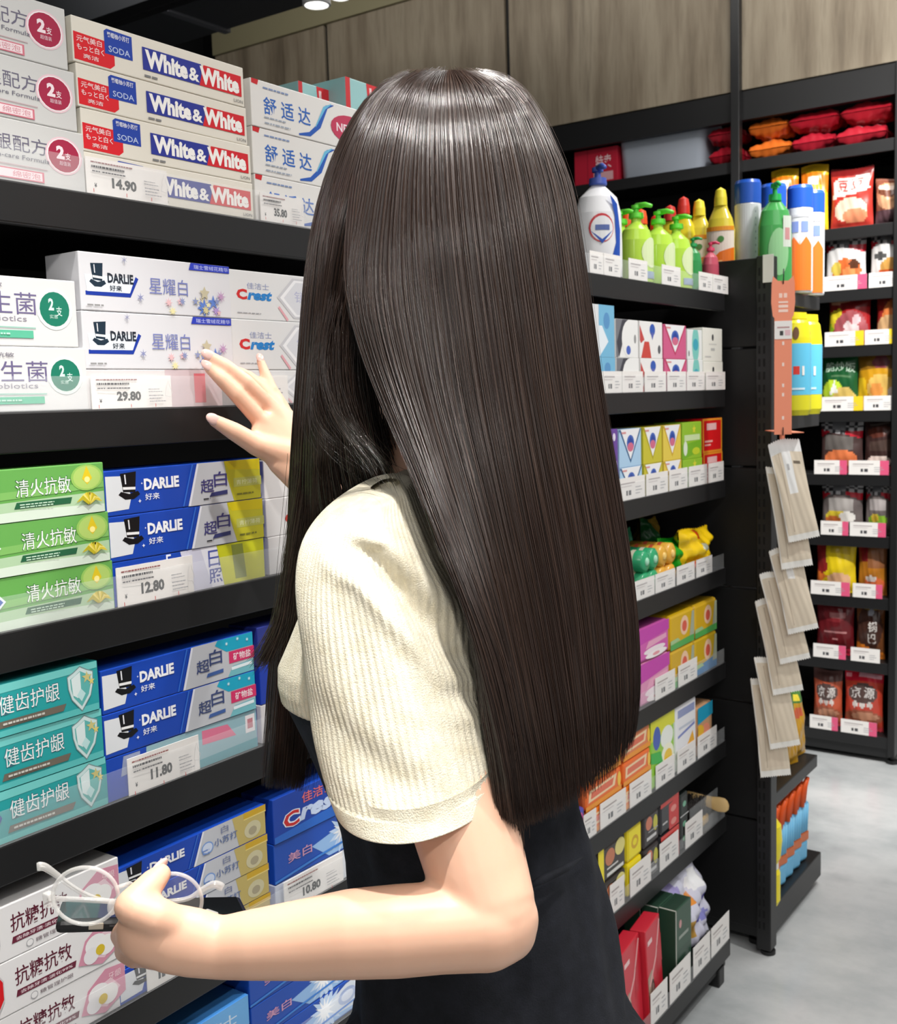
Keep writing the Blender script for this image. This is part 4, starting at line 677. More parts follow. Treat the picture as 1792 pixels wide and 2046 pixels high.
for i, (px, y) in enumerate(((1397, 2.385), (1440, 2.328))):
    cap_bottle(y, ex(px, 450, y)[0], z, .031, .215 + i*.008, (226, 206, 70), (232, 214, 60), 'yellow bottle with white and orange label, ' + ('left of its pair', 'right of its pair')[i], 'orange label bottles', [('r', .0, .08, 1., .60, (240, 226, 214)), ('p', [(.0, .05), (1., .05), (1., .42), (.5, .38), (.0, .26)], (236, 120, 30)), ('r', .0, .58, 1., .62, (236, 150, 40)), ('e', .55, .50, .12, .03, (80, 140, 70)), ('r', .35, .12, .6, .3, (246, 190, 120))], waist=.94, capw=.42, rz=-1.35)
x = ex(1548, 450, 2.335)[0]
pump_bottle(2.335, x, z, .036, .245, (84, 176, 96), (40, 176, 84), 'green see-through spray bottle standing above the slotted post', None, [('e', .5, .3, .3, .2, (150, 206, 150)), ('r', .62, .34, .9, .60, (214, 222, 210)), ('r', .68, .4, .84, .5, (206, 150, 150))], .7, name='spray_bottle', shoulder=.70, capfrom=.74, clear=True, rz=-.9)
z = 1.1723
for i, (px, y) in enumerate(((1592, 2.46), (1615, 2.56))):
    x = ex(px, 720, y)[0] - .004; r, h = .034, .225
    mb = MB(); mb.lathe([(r*.85, 0), (r, .012), (r, h*.20)], M((212, 206, 40), .3), 24, .8, 1); mb.lathe([(r*1.01, h*.20), (r*1.01, h*.46), (r*1.01, h*.50), (r*1.01, h*.70)], M((96, 188, 222), .3), 24, .8, 1, cap=False)
    mb.lathe([(r, h*.70), (r*.98, h*.76), (r*.86, h*.90), (r*.70, h*.93)], M((216, 206, 36), .25), 24, .8, 1)
    S = lambda u, v, e: (.8 * r * 1.01 * math.cos((u - .5) * 2.0) + e, r * 1.01 * math.sin((u - .5) * 2.0), v * h)
    decals(mb, slices([('r', .42, .40, .62, .48, (206, 60, 50)), ('e', .5, .80, .1, .06, (110, 80, 60)), ('r', .2, .25, .8, .27, (206, 232, 240)), ('r', .70, .39, .78, .48, (230, 230, 226))]), S, 1., .3, clip=False)
    o = tag(mb.build('detergent_bottle', None, (x, y, z), -1.2), 'yellow detergent bottle with blue label, ' + ('left' if i == 0 else 'right') + ' of its pair behind the orange strip', 'bottle', 'yellow detergent bottles')
    mb = MB(); mb.lathe([(r*.72, h*.93), (r*.74, h*.94), (r*.70, h*1.0), (0, h*1.01)], M((226, 206, 30), .3), 20, .8, 1); mb.build('cap', o)
z = .3353
OIL = [('p', [(0, .78), (1, .78), (1, 1), (0, 1)], (70, 120, 50)), ('r', .3, .82, .7, .92, (226, 206, 60)), ('p', [(.2, .55), (.8, .6), (.8, .72), (.2, .7)], (206, 90, 50)), ('p', [(.05, 0), (.4, .0), (.3, .5), (.1, .5)], (226, 170, 50))]
for i, (y, rz) in enumerate(((2.44, -.5), (2.53, -.35), (2.61, -.2))):
    o = obj('sauce_packet', bag_mesh('sauce_packet', .085, .17, .035, (196, 146, 30), OIL, 'oil', rough=.15, seed=12), None, (.05, y, z + .004), rz); o.rotation_euler = (0, -.10, rz); tag(o, 'golden sauce packet with green top, ' + ('nearest', 'middle', 'farthest')[i] + ' on the low end shelf', 'packet', 'golden sauce packets')
z = .0833
for i in range(5):
    y = 2.376 + i * .053; mb = MB(); ora = M((240, 92, 22), .45); cy = M((106, 184, 226), .4)
    mb.box((-.05, -.025, 0), (.0, .025, .05), cy, .007); mb.box((-.05, -.026, .048), (.001, .026, .072), M((206, 104, 50), .4), .004); mb.box((-.05, -.024, .07), (.0, .024, .145), cy, .006)
    for k in range(3): mb.tube([(-.001, -.012 + k*.012, .075), (.0, -.012 + k*.012, .142)], .004, M((130, 200, 236), .4), 8)
    for k in range(7): mb.tube([(-.045 + k*.007, -.016 + (k % 2)*.022, .14), (-.045 + k*.0075, -.014 + (k % 3)*.012, .185), (-.04 + k*.008, -.01 + (k % 2)*.02, .206)], [.0085, .008, .005], ora, 8)
    o = mb.build('mop_refill', None, (.058, y, z + .0022)); o.rotation_euler = (-.06, 0, -.15); tag(o, 'blue and orange mop refill on the end unit base, ' + ('nearest', 'second', 'third', 'fourth', 'farthest')[i] + ' in its row', 'mop refill', 'mop refills on the end unit base')
mb = MB(); yl = M((244, 226, 40), .35); mb.lathe([(.014, 0), (.021, .012), (.021, .075), (.016, .085), (.015, .10), (.021, .11), (.026, .15), (.023, .185), (.010, .20), (0, .203)], yl, 22, .8, 1)
o = tag(mb.build('scrub_brush', None, (.069, 2.332, z)), 'yellow scrubbing brush beside the slotted post on the end unit base', 'brush')
mb = MB(); mb.lathe([(.0163, .086), (.0163, .099)], M((236, 236, 226), .4), 22, .8, 1.02); mb.build('collar', o)

# ------------------------------------------------------------------ hanging strip with beige packets by the post
DST = 2.13; HZ = math.radians(-58)
def at_strip(px, py, dd=0.): return P(px, py, DST + dd)
top, bot = at_strip(1564, 562), at_strip(1564, 866)
cs = empty('hanging_strip', tuple(bot), HZ, label='orange plastic hanging strip with cat shaped header by the slotted post', cat='display strip')
ORG = M((244, 150, 118), .4); Hs = float(top[2] - bot[2]); sw = .0165
tilt = math.atan2(0, Hs)
mb = MB(); mb.box((-.0008, -sw, -.002), (.0008, sw, Hs - .07), ORG); decals(mb, [('r', .44, v, .56, v + .03, (250, 226, 214)) for v in (.12, .32, .40, .58, .76)], lambda u, v, e: (.0008 + e, (u - .5) * 2 * sw, v * (Hs - .07)), .2); mb.build('strip', cs)
hd = [(-.0195, .01), (-.012, .0), (.012, .0), (.0195, .01), (.0225, .035), (.0215, .07), (.019, .085), (.010, .076), (-.010, .076), (-.019, .085), (-.0215, .07), (-.0225, .035)]
mb = MB(); n = len(hd); zt = Hs - .078
mb.add([(-.001, a, b + zt) for a, b in hd] + [(.001, a, b + zt) for a, b in hd], [tuple(range(n))[::-1], tuple(range(n, 2*n))] + [(i, (i+1) % n, n + (i+1) % n, n + i) for i in range(n)], ORG)
decals(mb, [('r', .32, .52, .46, .62, (252, 214, 198)), ('r', .52, .52, .66, .62, (252, 214, 198)), ('r', .3, .2, .7, .26, (252, 220, 206)), ('r', .3, .3, .7, .36, (252, 220, 206)), ('r', .3, .4, .7, .44, (252, 220, 206))], lambda u, v, e: (.001 + e, (u - .5) * .045, v * .085 + zt), .5); mb.build('header', cs)
mb = MB(); mb.box((.0011, -.0165, zt - .034), (.0016, .0165, zt + .0005), M((240, 236, 232), .5)); decals(mb, [('r', .3, .2, .5, .45, (60, 60, 60)), ('r', .15, .6, .85, .68, (190, 150, 150)), ('r', .6, .2, .9, .5, (230, 190, 196))], lambda u, v, e: (.0016 + e, (u - .5) * .033, zt - .034 + v * .0345), 1.); lb = mb.build('price_label', cs); lb['label'] = 'white price label on the strip'
mb = MB(); mb.box((-.150, .030, -.66), (-.1484, .040, .004), ORG); mb.box((-.150, .0, .0), (.0008, .040, .0015), ORG); mb.build('strip_tail', cs)
mb = MB(); mb.tube([(.001, 0, zt + .07), (.004, 0, zt + .085), (0, .001, zt + .098), (-.004, .002, zt + .09), (-.016, .004, zt + .094)], .0011, M((60, 60, 62), .3, .8), 8); mb.tube([(.002, 0, -.004), (.003, .0, .012)], .001, M((60, 60, 62), .3, .8), 8); mb.build('hook', cs)
q = ony(1560, 534, YP - .006)
mb = MB(); mb.box((-.0135, -.001, -.028), (.009, 0, .028), M((238, 236, 228), .5), .0004); tag(mb.build('paper_label', None, (.088, YP - .0048, float(q[2]))), 'small white paper label stuck at the top of the slotted post', 'label')
BE = (226, 212, 190)
def bp(op): return [('r', 0, .93, 1, 1, (246, 244, 238)), ('r', 0, 0, 1, .05, (244, 242, 236)), ('r', 0, 0, .05, 1, (240, 236, 228)), ('r', .24, .08, .27, .9, (198, 182, 160)), ('r', .24, .08, .9, .10, (200, 186, 164))] + op
PKS = [(1610, 1078, 200, 11, [('r', .0, .86, 1, 1, (246, 246, 244)), ('r', .36, .46, .62, .95, (248, 248, 246)), ('r', .66, .76, .9, .79, (120, 108, 92)), ('r', .44, .7, .5, .74, (190, 190, 190))]), (1596, 1134, 208, 8, [('r', .3, .12, .8, .32, (222, 206, 184))]),
       (1608, 1262, 172, 12, [('r', .38, .62, .6, .86, (246, 244, 240)), ('r', .62, .80, .9, .83, (130, 116, 100))]), (1592, 1322, 186, 12, [('r', .3, .12, .8, .30, (222, 206, 184))]), (1578, 1385, 196, 10, []), (1572, 1494, 190, 9, [('r', .4, .66, .66, .82, (246, 240, 232))]), (1553, 1552, 210, 5, [('r', .3, .1, .8, .25, (222, 206, 184))])]
for i, (px, py, hh, dg, op) in enumerate(PKS):
    h = hh / FPX * DST * 1.02; o = obj('cloth_packet', bag_mesh('cloth_packet', .061, h, .010, BE, bp(op), 'cl%d' % i, seal=.03, wr=.0007, seed=20 + i, rough=.4), None, tuple(at_strip(px - 2, py, .018 + i * .0165)))
    o.rotation_euler = (math.radians(dg), math.radians(-4), HZ); tag(o, 'beige cloth packet hanging by the post, ' + ('topmost and frontmost of seven', 'second from the top', 'third from the top with small white label', 'fourth from the top', 'third from the bottom', 'second from the bottom with small pale label', 'lowest of the seven')[i], 'packet', 'beige cloth packets on the hanging strip')

# ------------------------------------------------------------------ snack packets on the wall shelving
def ry(px, py): return float(ony(px, py, YR)[0])
def rbag(px0, px1, zi, hpx, py, base, ops, key, lab, d=.05, dy=.03, n_tilt=0., **k):
    x0, x1 = ry(px0, py), ry(px1, py); w = x1 - x0; h = hpx / FPX * 4.02
    o = obj('snack_packet', bag_mesh('snack_packet', w, h, d, base, ops, key, seed=len(key) * 7 + int(hpx), **k), None, ((x0 + x1) / 2, YR + dy, ZR[zi] + .0004))
    o.rotation_euler = (0, n_tilt, -math.pi / 2); return tag(o, lab, 'packet', 'snack packets on the wall shelving')
CHK = [('r', i / 10, .70 + j * .05, (i + 1) / 10, .75 + j * .05, ((60, 58, 62) if (i + j) % 2 else (190, 188, 190))) for i in range(10) for j in range(6)]
def chk(food, mid=(230, 228, 226), red=(200, 30, 50)): return [('r', 0, .0, 1, .70, mid)] + CHK + [('r', .3, .74, .62, .96, (120, 120, 124)), ('p', [(0, .62), (.3, .72), (0, .74)], red), ('p', [(1, .62), (.6, .70), (.62, .76), (1, .76)], red)] + food
FO = [('e', .55, .32, .36, .2, (222, 110, 56)), ('e', .3, .36, .14, .12, (226, 200, 90)), ('e', .62, .28, .16, .1, (240, 150, 90)), ('e', .75, .42, .12, .08, (90, 50, 30))]
rbag(1650, 1736, 1, 104, 420, (196, 60, 50), [('r', .0, .86, 1, 1, (130, 30, 30)), ('p', [(.05, .5), (.95, .62), (.9, .88), (.1, .82)], (240, 226, 220)), ('e', .5, .3, .4, .2, (244, 214, 190)), ('e', .6, .2, .3, .12, (236, 150, 110)), ('t', '豆', .2, .62, .45, .8, (206, 60, 50), .03), ('t', '豆', .52, .64, .8, .82, (206, 60, 50), .03)], 'f11', 'red and white snack packet in the second row from the top at the aisle end', dy=.03)
rbag(1740, 1800, 1, 78, 420, (150, 90, 70), [('e', .5, .62, .45, .3, (226, 170, 130)), ('e', .5, .7, .4, .1, (120, 70, 50)), ('r', 0, 0, 1, .3, (96, 70, 76)), ('e', .4, .8, .3, .06, (250, 220, 200))], 'f12', 'brown bun packet at the right end of the second row from the top')
for p0, p1, k in ((1530, 1585, 'a'), (1590, 1645, 'b')): rbag(p0, p1, 1, 118, 420, (244, 196, 40), [('p', [(0, .6), (.5, .8), (1, .6), (1, .85), (0, .9)], (236, 130, 30)), ('r', .3, .7, .7, .8, (246, 236, 220)), ('p', [(.2, .1), (.6, .2), (.4, .5)], (200, 60, 30))], 'f1' + k, 'yellow and orange chips packet behind the spray cans, ' + ('left one' if k == 'a' else 'right one'))
rbag(1640, 1722, 2, 106, 540, (232, 230, 228), chk(FO), 'f21', 'checked snack packet with shrimp picture, left one in the third row')
rbag(1730, 1803, 2, 106, 540, (232, 230, 228), chk([('e', .6, .3, .3, .16, (226, 170, 90)), ('e', .3, .5, .2, .05, (90, 90, 90)), ('e', .5, .2, .4, .08, (214, 90, 40))]), 'f22', 'checked snack packet with fried picture, right one in the third row')
SH = [('r', 0, .66, 1, 1, (130, 30, 30)), ('p', [(.08, .74), (.75, .82), (.75, .95), (.08, .9)], (206, 150, 120)), ('p', [(0, .2), (.4, .5), (.3, .7), (0, .6)], (226, 206, 50)), ('e', .55, .3, .4, .32, (176, 90, 96)), ('e', .5, .34, .1, .1, (240, 220, 220)), ('e', .66, .28, .12, .1, (240, 214, 214)), ('e', .44, .2, .1, .09, (236, 206, 206)), ('e', .7, .45, .1, .08, (236, 196, 200)), ('p', [(0, .1), (.15, .3), (.05, .4)], (140, 190, 40))]
rbag(1646, 1731, 3, 98, 650, (176, 36, 40), SH, 'f31', 'dark red packet with pink chips, left one in the fourth row')
rbag(1742, 1812, 3, 98, 650, (150, 36, 34), [('r', 0, .7, 1, 1, (130, 36, 30)), ('e', .6, .5, .4, .3, (226, 130, 70)), ('e', .4, .3, .36, .2, (222, 180, 130)), ('e', .8, .6, .2, .1, (240, 210, 190))], 'f32', 'dark red packet with golden chips, right one in the fourth row')
rbag(1631, 1706, 4, 108, 780, (30, 92, 50), [('t', '脆炒饭', .15, .62, .95, .78, (196, 220, 200), .02), ('r', 0, .86, 1, 1, (66, 116, 40)), ('e', .35, .3, .3, .2, (196, 226, 60)), ('e', .65, .2, .3, .18, (226, 196, 110)), ('p', [(.25, .25), (.5, .3), (.4, .5)], (246, 246, 240)), ('r', .3, .52, .85, .56, (90, 130, 90))], 'f41', 'green packet with white Chinese lettering in the fifth row')
rbag(1704, 1788, 4, 112, 780, (214, 156, 30), [('r', 0, .64, 1, 1, (150, 106, 30)), ('e', .6, .72, .2, .1, (130, 60, 70)), ('e', .6, .34, .34, .2, (232, 190, 100)), ('e', .5, .3, .15, .12, (240, 160, 80)), ('e', .9, .25, .15, .1, (240, 226, 220)), ('p', [(0, 0), (.3, .1), (.2, .5), (0, .5)], (244, 200, 40))], 'f42', 'golden yellow packet in the fifth row')
DKB = chk([('r', .1, .4, .8, .66, (110, 104, 100)), ('e', .5, .25, .4, .16, (232, 130, 80)), ('r', 0, 0, 1, .12, (196, 40, 60))], (76, 56, 54))
rbag(1630, 1716, 5, 102, 900, (70, 60, 62), DKB, 'f51', 'checked grey packet, left one in the sixth row')
rbag(1718, 1782, 5, 98, 900, (64, 44, 42), [('e', .5, .75, .4, .1, (96, 50, 40)), ('r', .2, .4, .95, .6, (84, 66, 60)), ('e', .5, .22, .4, .1, (240, 220, 210)), ('r', 0, 0, 1, .14, (200, 40, 60)), ('r', .2, .86, .8, .9, (110, 100, 96))], 'f52', 'dark brown packet, right one in the sixth row')
YG = [('e', .4, .3, .3, .12, (232, 206, 60)), ('e', .65, .3, .2, .1, (240, 236, 230)), ('r', .2, .42, .8, .64, (170, 164, 160)), ('e', .3, .25, .2, .06, (220, 120, 60))]
rbag(1632, 1716, 6, 100, 1020, (150, 146, 146), chk(YG, (110, 100, 98)), 'f61', 'checked packet with yellow chips, left one in the seventh row')
rbag(1720, 1776, 6, 100, 1020, (150, 146, 146), chk([('e', .5, .26, .36, .1, (150, 196, 60)), ('e', .4, .3, .14, .08, (232, 196, 70)), ('r', .2, .45, .8, .62, (180, 172, 170))], (120, 110, 108)), 'f62', 'checked packet with green chips, right one in the seventh row')
rbag(1622, 1702, 7, 100, 1140, (236, 206, 30), [('p', [(0, .3), (.3, .4), (.25, 1), (0, 1)], (150, 40, 40)), ('r', .4, .72, .9, .90, (206, 176, 40)), ('e', .6, .25, .3, .12, (240, 190, 150)), ('l', [(.75, .3), (.8, .6)], .03, (226, 100, 40)), ('l', [(.85, .3), (.88, .6)], .03, (226, 100, 40)), ('p', [(0, .1), (.3, .3), (0, .4)], (226, 120, 50))], 'f71', 'bright yellow packet in the eighth row')
rbag(1706, 1764, 7, 100, 1140, (190, 120, 36), [('r', 0, .6, .4, 1, (140, 30, 36)), ('r', .4, .5, 1, 1, (150, 96, 60)), ('e', .6, .2, .36, .14, (226, 110, 60)), ('e', .5, .3, .2, .06, (236, 226, 220))], 'f72', 'orange brown packet right of the bright yellow packet')
rbag(1622, 1698, 8, 104, 1260, (104, 26, 32), [('e', .5, .72, .3, .1, (130, 40, 46)), ('r', .4, .68, .8, .78, (170, 110, 110)), ('r', .25, .40, .85, .43, (190, 130, 130)), ('r', .45, .28, .6, .31, (206, 140, 140)), ('r', 0, 0, 1, .12, (206, 40, 70))], 'f81', 'dark maroon packet in the ninth row')
rbag(1702, 1760, 8, 104, 1260, (120, 72, 40), [('e', .5, .55, .45, .4, (70, 44, 36)), ('r', 0, .86, 1, 1, (160, 130, 40)), ('t', '锅', .48, .50, .78, .68, (226, 220, 214), .02), ('t', '巴', .46, .28, .76, .45, (226, 220, 214), .02), ('p', [(0, 0), (1, 0), (1, .1), (0, .3)], (226, 130, 40)), ('e', .55, .84, .1, .06, (150, 150, 160))], 'f82', 'brown packet with upright white Chinese lettering in the ninth row')
JY = lambda c: [('r', 0, .82, 1, 1, c), ('e', .5, .62, .4, .16, (90, 70, 66)), ('t', '京', .18, .54, .46, .72, (226, 220, 216), .03), ('t', '源', .54, .54, .82, .72, (226, 220, 216), .03), ('e', .3, .44, .08, .05, (230, 220, 214)), ('e', .5, .43, .08, .05, (230, 220, 214)), ('e', .7, .44, .08, .05, (230, 220, 214)), ('e', .5, .22, .5, .13, (170, 96, 70)), ('e', .55, .24, .36, .07, (206, 150, 120)), ('r', 0, 0, 1, .06, (206, 60, 70))]
rbag(1616, 1674, 9, 104, 1400, (196, 90, 60), JY((90, 60, 56)), 'f91', 'brown packet with two white Chinese characters in the bottom row')
rbag(1679, 1757, 9, 112, 1400, (206, 70, 50), JY((206, 30, 52)) + [('e', .12, .9, .08, .04, (246, 150, 160)), ('r', .4, .88, .95, .93, (236, 170, 180))], 'f92', 'red packet with two white Chinese characters in the bottom row')
# packs lying on the top row
def lie(px0, px1, py, zi, zo, h, base, ops, key, lab, d=.13):
    x0, x1 = ry(px0, py), ry(px1, py)
    o = obj('snack_packet', bag_mesh('snack_packet', x1 - x0, d, h, base, ops, key, seal=.03, wr=.003, seed=int(px0), ex=.28), None, ((x0 + x1) / 2, YR + .03, ZR[zi] + .0004 + zo + h))
    o.rotation_euler = (0, math.radians(90), -math.pi / 2); o.rotation_euler = (0, math.radians(-90), -math.pi / 2); o.location = ((x0 + x1) / 2, YR + .03, ZR[zi] + .001 + zo + h); return tag(o, lab, 'packet', 'packets lying on the top row')
RP = [('p', [(.3, .2), (.5, .2), (.45, .8), (.35, .8)], (240, 220, 220)), ('p', [(.0, .4), (1, .5), (1, .6), (0, .52)], (226, 90, 96)), ('r', .6, .3, .85, .6, (214, 190, 190))]
for p0, p1, zo, c, k, lab in ((1488, 1572, 0, (216, 110, 40), 'l1', 'lower orange packet lying at the left on the top row'), (1488, 1566, .071, (206, 104, 36), 'l2', 'upper orange packet lying at the left on the top row'), (1574, 1660, 0, (164, 30, 46), 'l3', 'lower red packet lying next to the orange packets'), (1568, 1668, .071, (172, 28, 44), 'l4', 'upper red packet lying next to the orange packets'), (1663, 1765, 0, (168, 34, 48), 'l5', 'lower red packet lying on the right pile of the top row'), (1672, 1778, .071, (174, 32, 46), 'l6', 'upper red packet lying on the right pile of the top row'), (1408, 1472, 0, (160, 26, 42), 'l7', 'lower red packet lying right of the grey tub'), (1406, 1470, .071, (168, 30, 46), 'l8', 'upper red packet lying right of the grey tub'), (1782, 1812, 0, (200, 40, 50), 'l9', 'red packet cut by the picture edge on the top row')):
    lie(p0, p1, 290, 0, zo, .06, c, RP, k, lab)
x0, x1 = ry(1140, 330), ry(1226, 330)
o = obj('snack_carton', carton_mesh('snack_carton', x1 - x0, .125, .12, (190, 32, 56), [('t', '特卖', .50, .42, .86, .80, (240, 210, 214), .04), ('r', .45, .08, .9, .32, (222, 170, 176)), ('r', .3, 0, .32, 1, (160, 24, 46))]), None, ((x0 + x1) / 2, YR + .03, ZR[0] + .0004), -math.pi/2); tag(o, 'red carton with white lettering on the top row beside the hair', 'carton')
x0, x1 = ry(1226, 320), ry(1400, 320); cx_ = (x0 + x1) / 2; ww = (x1 - x0) / 2
mb = MB(); rings = []
for zz_, k in ((0, .93), (.004, .95), (.15, 1.), (.158, 1.03), (.162, 1.03), (.172, .985), (.176, .93)):
    a, b, r = ww * k, .085 * k, .03; pts = []
    for (sx, sy, a0) in ((1, 1, 0), (-1, 1, 90), (-1, -1, 180), (1, -1, 270)):
        for j in range(5): t = math.radians(a0 + j * 22.5); pts.append((sx * (a - r) + r * math.cos(t), sy * (b - r) + r * math.sin(t), zz_))
    rings.append(pts)
mb.loft(rings[:4], M((176, 184, 196), .4)); tb = tag(mb.build('storage_tub', None, (cx_, YR + .12, ZR[0] + .0004)), 'translucent grey storage tub with lid on the top row of the wall shelving', 'tub')
mb = MB(); mb.loft(rings[3:], M((196, 204, 214), .35)); mb.build('lid', tb)
# price labels on the wall shelving
def rtag(px0, px1, zi, py, lab, h=.046, pink=False):
    x0, x1 = ry(px0, py), ry(px1, py); o = price_tag(YR - .0015, ZR[zi] + .0002 - .002, x1 - x0, h, '', lab, x=(x0 + x1) / 2, rz=-math.pi/2, grp='price labels on the wall shelving', pink=pink); return o
PKC = (226, 90, 130); YLC = (236, 206, 40)
for i, (a, b, zi, py, pk, lab) in enumerate(((1647, 1732, 2, 560, PKC, 'left label of the third row'), (1736, 1806, 2, 560, PKC, 'right label of the third row'), (1648, 1726, 3, 680, YLC, 'left label of the fourth row'), (1728, 1790, 3, 680, YLC, 'right label of the fourth row'), (1640, 1724, 4, 805, YLC, 'left label of the fifth row'), (1726, 1788, 4, 805, False, 'right label of the fifth row'),
    (1627, 1692, 5, 930, PKC, 'left label of the sixth row'), (1696, 1776, 5, 930, PKC, 'right label of the sixth row'), (1640, 1695, 6, 1050, PKC, 'left label of the seventh row'), (1698, 1770, 6, 1050, PKC, 'right label of the seventh row'), (1620, 1698, 7, 1170, PKC, 'left label of the eighth row'), (1704, 1763, 7, 1170, PKC, 'right label of the eighth row'),
    (1625, 1690, 8, 1295, PKC, 'left label of the ninth row'), (1700, 1758, 8, 1295, False, 'right label of the ninth row'), (1618, 1674, 9, 1435, PKC, 'left label of the bottom row'), (1680, 1752, 9, 1440, PKC, 'right label of the bottom row'))):
    rtag(a, b, zi, py, 'white price label on the wall shelving, ' + lab, pink=pk)
# ------------------------------------------------------------------ the shopper
RH = np.array([RT[0], RT[1], 0]); RH /= np.linalg.norm(RH); FH = np.array([FW[0], FW[1], 0]); FH /= np.linalg.norm(FH); ZU = np.array([0, 0, 1.])
SKIN = M((238, 190, 162), .42, 0, .4, 'skin', sss=.12)
def set_skin():
    n, l, b = nodes(SKIN); b.inputs['Subsurface Radius'].default_value = (.012, .005, .003); b.inputs['Subsurface Scale'].default_value = .6
set_skin()
root = empty('person', tuple(P(975, 2046, .955) * np.array([1, 1, 0])), label='woman with long brown hair in cream knit top and black dress reaching to a shelf', cat='person')
ROOT_INV = root.matrix_world.inverted()
def child(o, parent=None):
    o.parent = parent or root
    return o
def wbuild(mb, name, parent=None):
    """parts are modelled in place; shift them into the frame of the figure"""
    off = np.array(root.location); mb.v = [tuple(np.array(v) - off) for v in mb.v]
    return child(mb.build(name), parent)
def organic(mb, name, voxel, it=6, fac=.5):
    off = np.array(root.location); mb.v = [tuple(np.array(v) - off) for v in mb.v]
    o = obj('raw', mb.mesh('raw')); m = o.modifiers.new('r', 'REMESH'); m.mode = 'VOXEL'; m.voxel_size = voxel; s = o.modifiers.new('s', 'SMOOTH'); s.iterations = it; s.factor = fac
    me = bpy.data.meshes.new_from_object(o.evaluated_get(bpy.context.evaluated_depsgraph_get())); me.name = name; bpy.data.objects.remove(o)
    me.polygons.foreach_set('use_smooth', [True] * len(me.polygons)); return child(obj(name, me))
body = MB()
def limb(rows, n=16, **k): body.tube([P(*r[:3]) for r in rows], [r[3] for r in rows], SKIN, n, **k)
# near (left) arm
limb([(735, 1060, .855, .046), (790, 1230, .838, .043), (845, 1400, .812, .040), (897, 1560, .787, .0378), (928, 1650, .775, .0374), (956, 1750, .762, .0352), (976, 1815, .754, .0330), (984, 1842, .752, .0300)], 22)
limb([(1000, 1836, .753, .026), (968, 1846, .749, .0312), (880, 1853, .746, .0298), (790, 1860, .746, .0303), (700, 1866, .747, .0293), (600, 1878, .75, .0264), (500, 1888, .752, .0232), (440, 1893, .754, .0212), (390, 1884, .752, .0232), (340, 1875, .75, .0236), (290, 1864, .75, .0212), (262, 1857, .754, .0150)], 24, flat=[1, 1, 1, 1, .98, .95, .92, .84, .74, .66, .62, .60, .60], fdir=UP)
body.ell(P(984, 1840, .752), (.0306,) * 3, SKIN); body.ell(P(976, 1822, .7535), (.0326,) * 3, SKIN); body.ell(P(1000, 1836, .753), (.0262,) * 3, SKIN); body.ell(P(968, 1846, .749), (.0312,) * 3, SKIN); body.ell(P(1012, 1860, .752), (.0205, .0205, .0205), SKIN)
body.ell(P(268, 1868, .756), (.013, .013, .016), SKIN); body.ell(P(312, 1868, .7485), (.027, .0215, .0155), SKIN, 14, (RT, UP, FW)); body.ell(P(272, 1860, .7505), (.0135, .0185, .0120), SKIN, 12, (RT, UP, FW))
for f in ([(262, 1850, .752, .0092), (244, 1868, .785, .0085), (262, 1874, .815, .0078), (306, 1864, .835, .0066)], [(266, 1878, .757, .0092), (252, 1900, .79, .0085), (277, 1902, .82, .0078), (320, 1890, .842, .0066)],
          [(278, 1896, .762, .0088), (268, 1912, .79, .008), (296, 1914, .818, .0074), (334, 1906, .836, .0062)], [(304, 1908, .764, .0078), (300, 1918, .783, .0068), (322, 1924, .806, .0062), (352, 1918, .82, .0052)]): limb(f, 12); body.ell(P(*f[-1][:3]), (f[-1][3],) * 3, SKIN, 8); body.ell(P(*f[1][:3]), (f[1][3] * 1.02,) * 3, SKIN, 8)
th = [(392, 1866, .757, .0060), (350, 1846, .748, .0120), (312, 1832, .742, .0136), (266, 1815, .740, .0118), (262, 1808, .741, .0112), (290, 1779, .750, .0098), (308, 1760, .757, .0092), (322, 1746, .762, .0072)]
limb(th, 14); body.ell(P(*th[-1][:3]), (.0072,) * 3, SKIN, 8); body.ell(P(262, 1812, .741), (.0116,) * 3, SKIN, 10)
# far (right) arm, hand against the shelf
Q = lambda px, py, x: onx(px, py, x)
def hand(rows, n=14, **k): body.tube([Q(*r[:3]) for r in rows], [r[3] for r in rows], SKIN, n, **k); body.ell(Q(*rows[-1][:3]), (rows[-1][3],) * 3, SKIN, 8); body.ell(Q(*rows[1][:3]), (rows[1][3] * 1.03,) * 3, SKIN, 8)
RI = [(518, 838, .040, .0092), (472, 787, .031, .0085), (440, 754, .021, .0079), (418, 734, .0125, .0063)]
RM = [(537, 812, .040, .0092), (491, 764, .032, .0085), (451, 732, .022, .0078), (418, 712, .0125, .0062)]
RR = [(552, 806, .036, .0085), (520, 772, .022, .0074), (496, 752, .013, .0066), (476, 742, .010, .0055)]
RP_ = [(563, 812, .036, .0078), (543, 778, .030, .0066), (530, 748, .022, .0059), (520, 720, .0135, .0047)]
RT_ = [(572, 915, .056, .0150), (512, 889, .047, .0112), (466, 861, .037, .0096), (428, 840, .028, .0066)]
for f in (RI, RM, RR, RP_, RT_): hand(f)
perp = Q(600, 850, .05) - Q(540, 920, .05)
body.tube([Q(532, 830, .040), Q(556, 862, .047), Q(585, 905, .058), Q(620, 950, .07), Q(660, 990, .082)], [.026, .033, .0345, .029, .0262], SKIN, 20, flat=[.40, .42, .48, .68, .9], fdir=perp)
for f in (RI, RM, RR, RP_): body.tube([Q(*f[0][:3]), Q(600, 915, .06)], [f[0][3] * 1.05, .015], SKIN, 10)
body.tube([Q(512, 889, .047), Q(560, 905, .055), Q(610, 930, .066)], [.0105, .0175, .02], SKIN, 12)
fa = [Q(640, 972, .077), P(770, 1090, 1.12), P(880, 1180, 1.11)]
